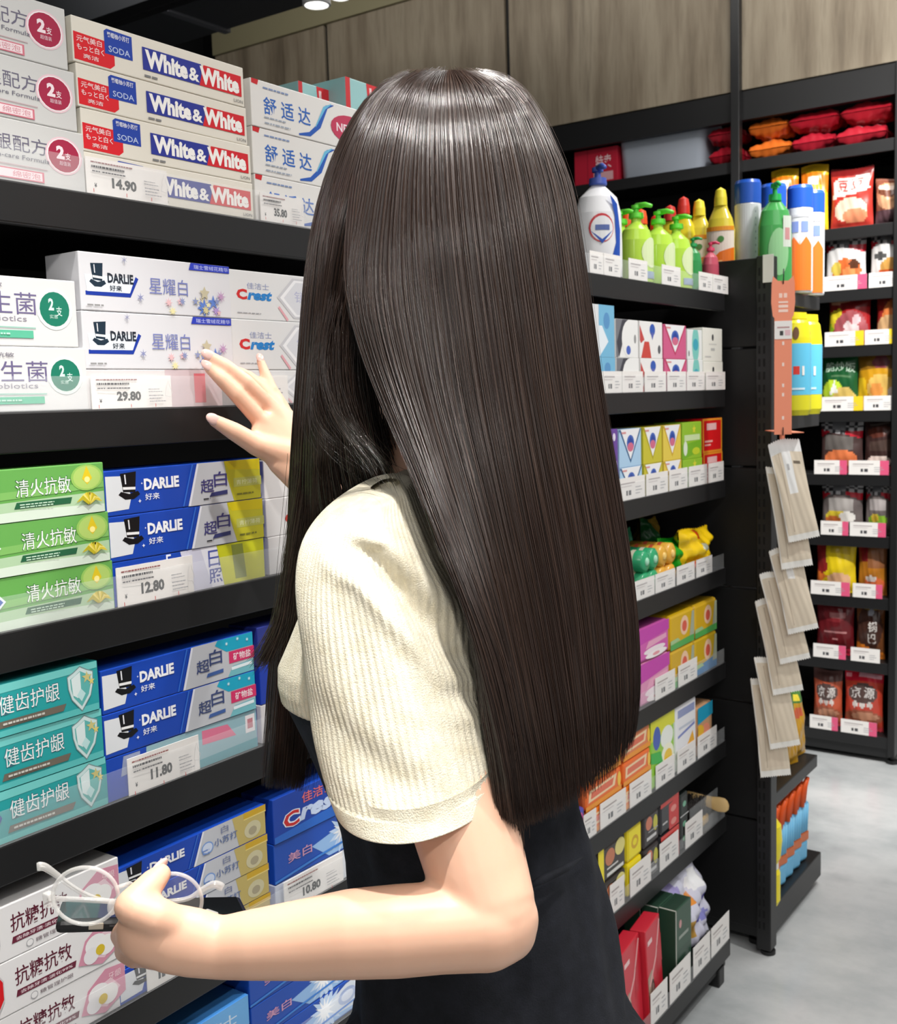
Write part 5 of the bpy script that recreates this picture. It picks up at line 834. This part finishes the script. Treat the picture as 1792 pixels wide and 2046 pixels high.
body.tube(fa, [.0255, .030, .034], SKIN, 16); body.tube([fa[-1], P(960, 1120, 1.075), P(1010, 1050, 1.05)], [.036, .040, .047], SKIN, 16)
# trunk, neck, head, legs
def d0(py): return .925 + .035 * (py - 1040) / 1000
def ring(L, Rr, py, hd, n, grow=0., d=None):
    dd = d or d0(py); c = P((L + Rr) / 2, py, dd); hw = (Rr - L) / 2 / FPX * dd
    return [c + RH * (hw + grow) * math.cos(t) - FH * (hd + grow) * math.sin(t) for t in [2 * math.pi * j / n for j in range(n)]]
TR = [(760, 1060, 975, .050), (690, 1120, 1010, .075), (640, 1150, 1070, .095), (618, 1165, 1150, .108), (604, 1170, 1230, .112), (582, 1168, 1290, .112), (572, 1165, 1345, .112), (576, 1160, 1395, .110), (612, 1150, 1470, .104), (645, 1148, 1540, .100), (672, 1152, 1600, .098), (694, 1180, 1690, .100), (704, 1200, 1770, .106), (708, 1226, 1860, .112), (711, 1246, 1950, .118), (713, 1252, 2020, .120)]
body.loft([ring(a, b, y, h, 28, -.010) for a, b, y, h in TR], SKIN)
HC = P(868, 392, .965); fd = np.array([-.90, .43, -.08]); fd /= np.linalg.norm(fd); sd = np.cross(ZU, fd); sd /= np.linalg.norm(sd); hu = np.cross(fd, sd)
AX = (fd, sd, hu)
body.ell(HC, (.092, .072, .098), SKIN, 20, AX); body.ell(HC + fd * .034 - hu * .062, (.058, .054, .066), SKIN, 16, AX); body.ell(HC + fd * .058 - hu * .105, (.026, .026, .020), SKIN, 12, AX)
body.tube([HC + fd * .082 + hu * .0, HC + fd * .092 - hu * .022, HC + fd * .099 - hu * .042], [.008, .009, .011], SKIN, 10); body.ell(HC + fd * .086 - hu * .072, (.012, .020, .009), SKIN, 10, AX)
for s in (-1, 1): body.ell(HC + sd * s * .074 - fd * .004 - hu * .024, (.018, .007, .030), SKIN, 10, AX)
body.tube([HC - hu * .06 - fd * .015, P(866, 800, .965), P(880, 985, .955)], [.050, .048, .058], SKIN, 20)
hip = P(982, 2030, d0(2030)); fx = np.array([-1., 0, 0]); sy = np.array([0, 1., 0])
FEET = []
for s in (-1, 1):
    a = hip + sy * s * .056; kx = a * [1, 1, 0] + [-.01, 0, .42]; an = a * [1, 1, 0] + [.02, 0, .075]; FEET.append(an)
    body.tube([a + [0, 0, -.02], (a + kx) / 2, kx, kx * .55 + an * .45 + [.012, 0, 0], an, an + [-.02, 0, -.045]], [.068, .064, .048, .046, .030, .028], SKIN, 16)
    body.tube([an + [.03, 0, -.045], an + [-.06, 0, -.05], an + [-.13, 0, -.06]], [.026, .030, .020], SKIN, 12)
bo = organic(body, 'body', .0020, 9, .5)
# face details and nails
mb = MB()
LIP = M((206, 110, 108), .35); EYE = M((242, 240, 236), .15); IRIS = M((46, 30, 22), .15); NAIL = M((240, 198, 188), .2, 0, .6)
mb.ell(HC + fd * .094 - hu * .068, (.005, .018, .004), LIP, 8, AX); mb.ell(HC + fd * .093 - hu * .076, (.005, .016, .005), LIP, 8, AX); wbuild(mb, 'lips')
for s in (-1, 1):
    mb = MB(); mb.ell(HC + fd * .078 + sd * s * .031 - hu * .006, (.011, .013, .007), EYE, 10, AX); mb.ell(HC + fd * .0865 + sd * s * .031 - hu * .006, (.003, .0058, .0058), IRIS, 8, AX); wbuild(mb, 'eye')
    mb = MB(); mb.tube([HC + fd * .084 + sd * s * .014 + hu * .018, HC + fd * .083 + sd * s * .032 + hu * .023, HC + fd * .072 + sd * s * .05 + hu * .017], [.002, .0028, .001], IRIS, 6); wbuild(mb, 'eyebrow')
def nail(a, b, out, w, l):
    a, b = np.array(a), np.array(b); t = (b - a) / np.linalg.norm(b - a); out = np.array(out, float); out -= t * (out @ t); out /= np.linalg.norm(out)
    mb = MB(); mb.ell(b + out * w * .62 + t * l * .25, (l, w * .85, w * .38), NAIL, 10, (t, np.cross(out, t), out)); wbuild(mb, 'fingernail')
cam_dir = lambda p: CAM - p
for f in (RI, RM, RP_, RT_): a, b = Q(*f[2][:3]), Q(*f[3][:3]); nail(a, b, cam_dir(b) / np.linalg.norm(cam_dir(b)) + np.array([.35, 0, .1]), f[3][3], f[3][3] * 1.25)
a, b = P(*th[-2][:3]), P(*th[-1][:3]); nail(a, b, np.array([-.6, .5, .5]), .0072, .009)
# dress
DRESS = noise_mat('black_cotton', [(.3, (25, 27, 32)), (.6, (34, 36, 43)), (.8, (42, 45, 52))], 60, .82, (1, 1, 1), 6, .25, 700, spec=.25)
def fold(p, py, t):
    return .0022 * math.sin(7 * t + py * .011) + .0016 * math.sin(13 * t - py * .017)
mb = MB(); rr = []
for k in range(len(TR) - 1):
    if TR[k][2] < 1060: continue
    for q in range(8):
        f_ = q / 8; r = [TR[k][i] * (1 - f_) + TR[k + 1][i] * f_ for i in range(4)]; base = ring(r[0], r[1], r[2], r[3], 96, .0); c = np.mean(base, 0)
        out = []
        for j, p in enumerate(base):
            t = 2 * math.pi * j / 96; n_ = p - c; n_ /= np.linalg.norm(n_); a = fold(p, r[2], t) * min(1, max(.2, (r[2] - 1300) / 300))
            out.append(p + n_ * a)
        rr.append(out)
c = np.mean(rr[-1], 0); zb = c[2]
for k in range(1, 15):
    g = k / 14; zc = zb - (zb - .50) * g; out = []
    for j in range(96):
        t = 2 * math.pi * j / 96; w = (.128 + .02 * g + .009 * g * math.sin(6 * t + 1) + .004 * math.sin(11 * t)); p = np.array([c[0], c[1], zc]) + RH * w * math.cos(t) - FH * (w * .98) * math.sin(t); out.append(p)
    rr.append(out)
rr.append([p * [1, 1, 1] + (np.array([c[0], c[1], p[2]]) - p) * .06 for p in rr[-1]])
mb.loft(rr, DRESS, cap=False); wbuild(mb, 'dress')
# pleat at the waist, running from under the arm towards the back
mb = MB(); mb.tube([P(1050, 1775, .835), P(1085, 1757, .836), P(1130, 1735, .852), P(1165, 1712, .872)], [.0015, .0035, .003, .0008], DRESS, 10); wbuild(mb, 'dress_pleat')
# knit top
KNIT = noise_mat('cream_wool', [(.35, (226, 216, 190)), (.6, (240, 232, 210))], 90, .9, (1, 1, 1), 5, .5, 900, spec=.15)
_b = KNIT.node_tree.nodes['Principled BSDF']; _b.inputs['Sheen Weight'].default_value = .25; _b.inputs['Sheen Roughness'].default_value = .5
mb = MB(); n = 560; rr = []
KT = [(700, 1120, 1000, .082), (648, 1150, 1060, .100), (622, 1165, 1140, .113), (607, 1170, 1220, .117), (586, 1168, 1272, .117), (566, 1165, 1318, .117), (566, 1162, 1350, .117), (572, 1160, 1378, .115), (582, 1158, 1386, .110)]
for k in range(len(KT) - 1):
    for q in range(5):
        f_ = q / 5; r = [KT[k][i] * (1 - f_) + KT[k + 1][i] * f_ for i in range(4)]; rr.append(ring(r[0], r[1], r[2], r[3], n, .003))
rr = [[p + (p - c) / np.linalg.norm(p - c) * .0007 * math.sin(j * 2 * math.pi / 5.) for j, p in enumerate(r)] for r in rr for c in [np.mean(r, 0)]]
mb.loft(rr, KNIT, cap=False)
for pts in ([(716, 1116, .890, .020), (738, 1100, .886, .036), (770, 1082, .888, .045), (820, 1050, .902, .044), (900, 1006, .938, .042)], [(1085, 1060, 1.0, .046), (1000, 1010, .98, .044), (920, 972, .955, .042)]): mb.tube([P(*p[:3]) for p in pts], [p[3] for p in pts], KNIT, 24)
far = [P(1040, 1050, 1.045), P(985, 1105, 1.07), P(925, 1150, 1.098)]; mb.tube(far, [.062, .060, .056], KNIT, 36, cap=False); mb.tube(far[::-1], [.053, .057, .059], KNIT, 36, cap=False)
wbuild(mb, 'knit_top')
SL = [((742, 972), (800, 962), .862, .012), ((688, 1000), (822, 962), .858, .040), ((640, 1034), (842, 992), .855, .054), ((610, 1076), (862, 1032), .850, .062), ((598, 1128), (884, 1084), .845, .066), ((596, 1190), (910, 1140), .838, .067), ((601, 1262), (938, 1216), .830, .067), ((612, 1350), (964, 1308), .820, .066), ((628, 1440), (984, 1398), .810, .065), ((646, 1516), (997, 1474), .800, .064), ((658, 1556), (1002, 1514), .795, .064), ((668, 1592), (1003, 1548), .790, .063)]
NR = 300; NS = 150; pts = np.array([[*a, *b, d, e] for a, b, d, e in SL]); tt = np.linspace(0, len(SL) - 1, NS); rr = []
def cr(A, t):
    i = int(min(max(math.floor(t), 0), len(A) - 2)); f_ = t - i; p0, p1, p2, p3 = A[max(i-1, 0)], A[i], A[i+1], A[min(i+2, len(A)-1)]
    return .5 * ((2*p1) + (p2-p0)*f_ + (2*p0-5*p1+4*p2-p3)*f_*f_ + (3*p1-p0-3*p2+p3)*f_**3)
CREASE = [((700, 1070), (758, 1090), (862, 1210), (945, 1322)), ((985, 1395), (960, 1372), (925, 1352), (880, 1330)), ((680, 1380), (730, 1440), (800, 1490), (900, 1535)), ((690, 1130), (720, 1230), (740, 1330), (800, 1420))]
CW = [(22, .0135), (18, .004), (34, .0035), (30, .002)]
def creases(x, y):
    s = 0.
    for poly, (w, dp) in zip(CREASE, CW):
        best = 1e9; along = 0
        for i, ((ax, ay), (bx, by)) in enumerate(zip(poly, poly[1:])):
            dx, dy = bx - ax, by - ay; f_ = max(0, min(1, ((x - ax) * dx + (y - ay) * dy) / (dx * dx + dy * dy))); q = math.hypot(x - ax - f_ * dx, y - ay - f_ * dy)
            if q < best: best, along = q, (i + f_) / (len(poly) - 1)
        s -= dp * math.exp(-(best / w) ** 2) * math.sin(math.pi * min(1, along * .86 + .10)); s += dp * .45 * math.exp(-((best - w * 1.9) / (w * .9)) ** 2) * math.sin(math.pi * min(1, along * .86 + .1))
    return s
for ti, t in enumerate(tt):
    lx, ly, rx_, ry_, d, e = cr(pts, t); hem = t > len(SL) - 2.25
    a, b = P(lx, ly, d), P(rx_, ry_, d); c = (a + b) / 2; hv = (b - a) / 2; dv = -FW * e - UP * e * .34; out = []
    for j in range(NR):
        th_ = 2 * math.pi * j / NR; off = hv * math.cos(th_) + dv * math.sin(th_); p = c + off; nn = off / np.linalg.norm(off)
        px_, py_ = (lx + rx_) / 2 + (rx_ - lx) / 2 * math.cos(th_), (ly + ry_) / 2 + 30 * math.sin(th_) + (ry_ - ly) / 2 * math.cos(th_)
        g = 0.
        if math.sin(th_) > -.2: g += creases(px_, py_)
        if not hem: g += .00062 * math.cos(j * 2 * math.pi / (NR / 75)) * min(1, t / 1.5)
        else: g += .0014 - .0010 * max(0, (t - (len(SL) - 1.12)) / .12) ** 2
        g += .0012 * math.sin(3 * th_ + t * 1.3)
        out.append(p + nn * g)
    rr.append(out)
cc = np.mean(rr[-1], 0)
for f_ in (.03, .06): rr.append([p + (cc - p) * f_ + UP * .001 * (f_ > .04) for p in rr[NS - 1]])
rr.append([p + (cc - p) * .07 + UP * .02 for p in rr[NS - 1]])
mb = MB(); mb.loft(rr, KNIT, cap=False); wbuild(mb, 'sleeve')
for an in FEET:
    mb = MB(); blk = M((26, 26, 28), .4); prof = [(-.185, .012, .02), (-.165, .036, .034), (-.11, .042, .045), (-.05, .037, .062), (.02, .033, .075), (.052, .026, .072), (.062, .010, .05)]
    rings = [[np.array([an[0] + x, an[1] + w * math.cos(t), .022 + max(0, math.sin(t)) * (h - .022) + min(0, math.sin(t)) * .004]) for t in [2*math.pi*j/24 for j in range(24)]] for x, w, h in prof]; mb.loft(rings, blk)
    sole = [(an[0] + x, an[1] + s * w * 1.05) for s in (1, -1) for x, w, h in (prof if s == 1 else prof[::-1])]; k = len(sole)
    mb.add([(x, y, 0.0005) for x, y in sole] + [(x, y, .022) for x, y in sole], [tuple(range(k)), tuple(range(k, 2*k))[::-1]] + [(i, (i+1) % k, k + (i+1) % k, k + i) for i in range(k)], M((230, 228, 222), .6)); wbuild(mb, 'shoe')

# ------------------------------------------------------------------ hair: locks laid along combed guide lines
G = [[(800,150,.952),(750,180,.95),(704,238,.946),(663,318,.943),(633,412,.941),(614,510,.94),(602,620,.935),(590,780,.935),(580,930,.945),(573,1080,.96),(562,1240,.975),(549,1420,.99),(536,1578,.99)],
     [(820,148,.945),(768,180,.927),(722,250,.907),(684,355,.894),(660,470,.887),(650,575,.886),(640,700,.89),(632,850,.90),(628,1000,.93),(626,1150,.97),(624,1350,1.005),(616,1480,1.01),(606,1582,1.01)],
     [(845,146,.935),(792,178,.902),(752,262,.874),(720,410,.857),(697,570,.848),(718,690,.838),(768,820,.818),(822,945,.790),(874,1080,.764),(934,1230,.752),(979,1400,.744),(1008,1540,.742),(1022,1645,.745)],
     [(864,145,.925),(822,178,.888),(795,266,.859),(772,425,.843),(765,580,.833),(792,720,.822),(842,880,.798),(894,1030,.772),(948,1180,.756),(1004,1340,.752),(1036,1500,.758),(1052,1650,.764)],
     [(884,143,.918),(864,178,.882),(855,266,.852),(856,430,.833),(872,600,.828),(902,800,.818),(952,1000,.802),(1004,1200,.790),(1047,1400,.790),(1076,1550,.796),(1090,1640,.80)],
     [(906,142,.918),(926,178,.884),(943,266,.857),(960,430,.842),(982,600,.838),(1012,800,.832),(1048,1000,.822),(1088,1200,.816),(1122,1400,.816),(1138,1530,.82),(1144,1612,.82)],
     [(932,144,.925),(982,178,.903),(1016,262,.878),(1048,415,.868),(1076,600,.866),(1104,800,.862),(1142,1000,.856),(1174,1200,.854),(1194,1400,.856),(1200,1500,.86),(1203,1572,.86)],
     [(955,145,.937),(1018,176,.926),(1066,252,.912),(1108,380,.903),(1136,560,.90),(1168,800,.896),(1204,1000,.894),(1236,1200,.896),(1248,1380,.90),(1246,1470,.905),(1240,1530,.905)],
     [(968,148,.955),(1030,168,.953),(1078,230,.948),(1116,305,.945),(1145,390,.942),(1170,540,.94),(1204,780,.94),(1240,1000,.938),(1268,1200,.942),(1276,1350,.946),(1272,1430,.95),(1264,1484,.95)],
     [(975,158,.975),(1062,250,1.0),(1110,390,1.015),(1132,560,1.02),(1164,800,1.01),(1204,1000,1.0),(1232,1200,1.0),(1240,1400,1.0),(1236,1490,1.0)],
     [(950,163,.99),(975,265,1.045),(1000,420,1.075),(1012,600,1.08),(1030,800,1.09),(1060,1000,1.12),(1090,1200,1.13),(1100,1400,1.12),(1098,1500,1.11)],
     [(895,170,.99),(862,285,1.045),(836,430,1.072),(822,600,1.085),(812,800,1.10),(815,1000,1.15),(820,1200,1.18),(822,1400,1.18),(822,1500,1.18)]]
KP = 34
def resample(g, k=KP):
    A = np.array([P(*q) for q in g]); d = [cr(A, t) for t in np.linspace(0, len(A) - 1, 160)]; d = np.array(d); s = np.r_[0, np.cumsum(np.linalg.norm(np.diff(d, axis=0), axis=1))]; q = np.linspace(0, s[-1], k)
    return np.stack([np.interp(q, s, d[:, i]) for i in range(3)], 1)
GA = np.array([resample(g) for g in G]); NG = len(GA)
def hair_pt(u):
    """u: (n, KP) guide coordinates -> (n, KP, 3)"""
    u = np.clip(u, 0, NG - 1.0001); i = np.floor(u).astype(int); f_ = (u - i)[..., None]; k = np.arange(KP)[None, :].repeat(u.shape[0], 0)
    g = lambda j: GA[np.clip(j, 0, NG - 1), k]
    p0, p1, p2, p3 = g(i - 1), g(i), g(i + 1), g(i + 2)
    m1 = (p2 - p0) * .5; m2 = (p3 - p1) * .5
    m1 = np.where((i == 2)[..., None], p2 - p1, m1); m2 = np.where((i == 0)[..., None], p2 - p1, m2)   # the curtain parts between guides 1 and 2
    return (2*f_**3 - 3*f_**2 + 1)*p1 + (f_**3 - 2*f_**2 + f_)*m1 + (-2*f_**3 + 3*f_**2)*p2 + (f_**3 - f_**2)*m2
T = np.linspace(0, 1, KP)[None, :]
def part(u):
    """locks between guides 1 and 2 go either to the front or behind the shoulder"""
    s = np.clip((T - .18) / .26, 0, 1); s = s * s * (3 - 2 * s); mid = (u > 1) & (u < 2); u0_ = u[:, :1] + 0 * u; tgt = np.where(u0_ < 1.42, 1. - .33 * np.clip(1.42 - u, 0, .42) / .42, 2.0 + .5 * (np.clip(u - 1.42, 0, .58) / .58))
    return np.where(mid, u + (tgt - u) * s, u)
def normals(u):
    e = .03; w_ = part(u); a, b = hair_pt(w_ - e), hair_pt(w_ + e); du = b - a; p = hair_pt(w_); dt = np.gradient(p, axis=1); n = np.cross(dt, du); n /= np.linalg.norm(n, axis=2, keepdims=True) + 1e-9; return p, n
rng = np.random.default_rng(5)
tst, tn = normals(np.full((1, KP), 4.)); SGN = 1. if (tn[0, 12] @ (CAM - tst[0, 12])) > 0 else -1.
def strands_mesh(name, Pn, rad, mats, mi):
    """Pn (n, k, 3) centre lines -> triangular tubes"""
    n, k, _ = Pn.shape; t = np.gradient(Pn, axis=1); t /= np.linalg.norm(t, axis=2, keepdims=True) + 1e-12
    ref = np.array([.577, -.577, .577]) + 0 * t; a = np.cross(t, ref); a /= np.linalg.norm(a, axis=2, keepdims=True) + 1e-9; b = np.cross(t, a)
    V_ = np.stack([Pn + (a * math.cos(q) + b * math.sin(q)) * rad[..., None] for q in (0, 2.0944, 4.1888)], 2)
    idx = np.arange(n * k * 3).reshape(n, k, 3); F_ = []
    for j in range(3): m_ = (j + 1) % 3; F_.append(np.stack([idx[:, :-1, j], idx[:, :-1, m_], idx[:, 1:, m_], idx[:, 1:, j]], -1))
    F_ = np.stack(F_, 2).reshape(-1, 4); me = bpy.data.meshes.new(name); nv, nf = n * k * 3, len(F_)
    me.vertices.add(nv); me.vertices.foreach_set('co', (V_.reshape(-1, 3) - np.array(root.location)).astype(np.float32).ravel()); me.loops.add(nf * 4); me.loops.foreach_set('vertex_index', F_.astype(np.int32).ravel())
    me.polygons.add(nf); me.polygons.foreach_set('loop_start', np.arange(0, nf * 4, 4, dtype=np.int32)); me.polygons.foreach_set('loop_total', np.full(nf, 4, np.int32)); me.polygons.foreach_set('use_smooth', np.ones(nf, bool))
    for m_ in mats: me.materials.append(m_)
    me.polygons.foreach_set('material_index', np.repeat(mi, (k - 1) * 3).astype(np.int32)); me.update(); return child(obj(name, me))
HAIRM = [M(c, .25, 0, .8, 'hair') for c in ((47, 33, 27), (37, 26, 21), (60, 43, 34))]
def comb(n, u0, u1, depth=.012, rad=.00026, tip=.05, clump=.5, out=0., seed=0, tmax=1.):
    rg_ = np.random.default_rng(seed); u = rg_.uniform(u0, u1, (n, 1)); nc = max(4, int((u1 - u0) * 45)); cen = np.linspace(u0, u1, nc); cu = cen[np.clip(np.round((u - u0) / (u1 - u0) * (nc - 1)).astype(int), 0, nc - 1)]
    U = u + (cu - u) * clump * T ** 1.6 + rg_.normal(0, .03, (n, 1)) * np.sin(T * 3 + rg_.uniform(0, 6.28, (n, 1))) * T
    p, nn = normals(np.clip(U, u0 if u0 > 0 else 0, u1)); inn = (rg_.uniform(0, 1, (n, 1)) ** 1.5) * depth * np.clip(T * 6, .25, 1)
    p = p + nn * SGN * (-inn + out + .0012 * np.sin(cu * 60 + T * 4))[..., None]
    p += rg_.normal(0, .0006, (n, 1, 3)) * T[..., None]
    L = np.clip(tmax - tip * rg_.random((n, 1)) ** 1.6, .2, 1); q = T * L * (KP - 1); i = np.clip(np.floor(q).astype(int), 0, KP - 2); f_ = (q - i)[..., None]; r_ = np.arange(n)[:, None]
    p = p[r_, i] * (1 - f_) + p[r_, i + 1] * f_
    return p, rad * rg_.uniform(.75, 1.25, (n, 1)) * np.clip((1 - T) * 9 + .25, 0, 1)
# inner mass of the hair (solid, just under the locks)
for nm, u0, u1, k in (('hair_mass', 2.0, 11.0, 120), ('front_hair_mass', 0.0, 1.0, 24), ('crown_hair_mass', .9, 2.2, 20)):
    uu = np.linspace(u0, u1, k)[:, None].repeat(KP, 1); p, nn = normals(uu); p = p - nn * SGN * (.0075 * np.clip(T * 5, .3, 1))[..., None]; kk = KP - 2 if nm != 'crown_hair_mass' else 11
    mb = MB(); mb.loft([[tuple(p[i, j]) for i in range(k)] for j in range(kk)], HAIRM[1], cap=False, closed=False)
    if nm == 'crown_hair_mass': mb.ell(HC + hu * .010 + fd * .006, (.0895, .069, .078), HAIRM[1], 20, AX)
    wbuild(mb, nm)
S_ = [comb(5600, 2.0, 5.0, seed=1, tip=.08), comb(5200, 5.0, 8.3, seed=2, tip=.08), comb(1500, 0.0, 1.0, seed=3, depth=.02, tip=.03), comb(1500, 1.0, 2.0, seed=4), comb(2200, 8.3, 11., seed=6, depth=.018), comb(700, 2.0, 2.5, seed=7, tip=.25, out=.001), comb(160, .2, 8.2, seed=8, out=.0035, rad=.00013, tip=.4, clump=0.)]
Pn = np.concatenate([a for a, b in S_]); Rd = np.concatenate([b for a, b in S_]); strands_mesh('hair', Pn, Rd, HAIRM, rng.choice(3, len(Pn), p=(.5, .25, .25)))
def lock(n, pts, spread, rad=.0002, seed=0, tipspread=None, k=26, cut=.15):
    rg_ = np.random.default_rng(seed); A = np.array([P(*q) for q in pts]); base = np.array([cr(A, t) for t in np.linspace(0, len(A) - 1, k)]); t = np.linspace(0, 1, k)[None, :, None]
    o = rg_.normal(0, 1, (n, 1, 3)) * spread; o2 = rg_.normal(0, 1, (n, 1, 3)) * (tipspread or spread); p = base[None] + o * (1 - t) + o2 * t; L = 1 - cut * rg_.random((n, 1)); q = np.linspace(0, 1, k)[None, :] * L * (k - 1); i = np.clip(np.floor(q).astype(int), 0, k - 2); f_ = (q - i)[..., None]; r_ = np.arange(n)[:, None]
    p = p[r_, i] * (1 - f_) + p[r_, i + 1] * f_; return p, rad * np.clip((1 - np.linspace(0, 1, k)[None, :]) * 7 + .3, 0, 1) * rg_.uniform(.8, 1.2, (n, 1))
LK = [lock(260, [(612,900,.94),(592,1040,.945),(575,1150,.945),(560,1240,.945),(535,1300,.945),(517,1330,.945)], .004, seed=1, tipspread=.0045),
      lock(1300, [(735,400,.905),(705,560,.90),(700,700,.91),(715,830,.92),(735,930,.93),(770,1020,.95),(800,1120,.96)], .010, .00026, seed=2, tipspread=.016),
      lock(420, [(700,520,.9),(662,700,.915),(655,830,.93),(665,960,.945),(690,1080,.96)], .006, .00026, seed=12, tipspread=.013),
      lock(46, [(668,600,.872),(648,720,.868),(668,820,.862),(720,890,.85),(782,962,.83)], .004, .00014, seed=3, tipspread=.006, cut=.3),
      lock(26, [(640,640,.88),(622,760,.878),(632,850,.873),(690,905,.862),(770,955,.84)], .003, .00013, seed=4, tipspread=.008, cut=.4),
      lock(20, [(690,640,.86),(690,760,.858),(720,860,.85),(770,920,.835),(800,985,.815)], .006, .00014, seed=5, tipspread=.006, cut=.3),
      lock(14, [(640,700,.88),(618,800,.88),(622,880,.88),(640,950,.88)], .006, .00012, seed=9, tipspread=.008, cut=.4),
      lock(60, [(1012,1480,.757),(1024,1570,.76),(1036,1640,.763),(1030,1690,.765)], .006, .00022, seed=10, tipspread=.006, cut=.4)]
k = 26
strands_mesh('loose_hair', np.concatenate([a for a, b in LK]), np.concatenate([b for a, b in LK]), HAIRM, rng.choice(3, sum(len(a) for a, b in LK), p=(.5, .3, .2)))

# ------------------------------------------------------------------ phone and glasses in the near hand
a, b = P(111, 1853, .768), P(500, 1842, .805); ax_ = (b - a); LP = np.linalg.norm(ax_); ax_ /= LP; wd = FH * math.cos(.25) - ZU * math.sin(.25); wd -= ax_ * (wd @ ax_); wd /= np.linalg.norm(wd); up_ = np.cross(ax_, wd)
WPH = .070; cen = (a + b) / 2 + wd * WPH / 2
ph = empty('phone', (0, 0, 0), label='black phone with silver side button held flat in the hand under the glasses', cat='phone'); ph.matrix_world = Matrix(((ax_[0], wd[0], up_[0], cen[0]), (ax_[1], wd[1], up_[1], cen[1]), (ax_[2], wd[2], up_[2], cen[2]), (0, 0, 0, 1)))
mb = MB(); mb.box((-LP/2, -WPH/2, -.0045), (LP/2, WPH/2, .0045), M((16, 16, 18), .35), .0032); mb.build('case', ph)
mb = MB(); mb.box((-LP/2 + .004, -WPH/2 + .004, .0045), (LP/2 - .004, WPH/2 - .004, .0049), M((8, 10, 14), .06, 0, .6)); mb.build('screen', ph)
mb = MB(); mb.box((-LP/2 + .022, -WPH/2 - .0006, -.0022), (-LP/2 + .032, -WPH/2 + .001, .0022), M((196, 186, 170), .3, .7), .0004); bt = mb.build('side_button', ph); bt['label'] = 'silver side button'
mb = MB(); mb.box((-LP/2 + .036, -WPH/2 - .0004, -.0006), (-LP/2 + .058, -WPH/2 + .001, .0006), M((70, 70, 72), .3, .5)); mb.build('volume_key', ph)
gl = empty('glasses', tuple(P(258, 1790, .752)), label='round glasses with clear frames held under the thumb above the phone', cat='glasses'); GO_ = np.array(gl.location)
ACE = M((246, 244, 240), .04, 0, 1., 'clear_acetate', alpha=.36); LENS = M((232, 240, 242), .03, 0, .6, 'lens_glass', alpha=.07); MET = M((206, 206, 204), .2, .9)
def gbuild(mb, name, parent=gl): mb.v = [tuple(np.array(v) - GO_) for v in mb.v]; return mb.build(name, parent)
for (px, py, d, rx_, ry_) in ((171, 1790, .745, 63, 59), (345, 1800, .785, 57, 57)):
    c = P(px, py, d); A_, B_ = RT * rx_ / FPX * d - FW * -.10 * rx_ / FPX * d, UP * ry_ / FPX * d - FW * .12 * ry_ / FPX * d
    mb = MB(); mb.tube([c + A_ * math.cos(t) + B_ * math.sin(t) for t in [2*math.pi*j/48 for j in range(49)]], .0014, ACE, 12, False); gbuild(mb, 'rim')
    mb = MB(); pts_ = [c + A_ * .975 * math.cos(t) + B_ * .975 * math.sin(t) for t in [2*math.pi*j/48 for j in range(48)]]; nn = np.cross(A_, B_); nn /= np.linalg.norm(nn)
    mb.add([tuple(p) for p in pts_] + [tuple(p + nn * .0012) for p in pts_], [tuple(range(48))[::-1], tuple(range(48, 96))] + [(i, (i+1) % 48, 48 + (i+1) % 48, 48 + i) for i in range(48)], LENS); gbuild(mb, 'lens')
mb = MB(); mb.tube([P(230, 1775, .752), P(258, 1765, .757), P(290, 1778, .768)], .0016, ACE, 10); gbuild(mb, 'bridge')
for pts_ in ([(96, 1795, .752), (150, 1797, .764), (225, 1801, .772), (300, 1803, .785), (370, 1797, .795), (404, 1778, .800), (428, 1767, .802), (446, 1774, .803)], [(420, 1826, .790), (330, 1812, .790), (235, 1803, .784), (190, 1795, .778), (150, 1776, .772), (110, 1746, .766), (88, 1732, .763), (74, 1732, .762)]):
    A = np.array([P(*q) for q in pts_]); dense = [cr(A, t) for t in np.linspace(0, len(A) - 1, 40)]; mb = MB(); mb.tube(dense, [.0019 + .0016 * max(0, (i - 24) / 15) * (1 if i < 38 else .6) for i in range(40)], ACE, 10, flat=.5, fdir=UP)
    mb.tube(dense[4:38], .0004, MET, 6); gbuild(mb, 'temple')
mb = MB(); mb.box(-np.array([.0035, .003, .005]) + P(98, 1797, .75), np.array([.0035, .003, .005]) + P(98, 1797, .75), ACE, .001); gbuild(mb, 'hinge')
mb = MB(); mb.box(-np.array([.006, .003, .0025]) + P(420, 1828, .79), np.array([.006, .003, .0025]) + P(420, 1828, .79), ACE, .001); gbuild(mb, 'hinge')
for (px, py, d) in ((224, 1812, .757), (298, 1818, .772)):
    mb = MB(); mb.ell(P(px, py, d), (.002, .004, .006), ACE, 8); gbuild(mb, 'nose_pad')
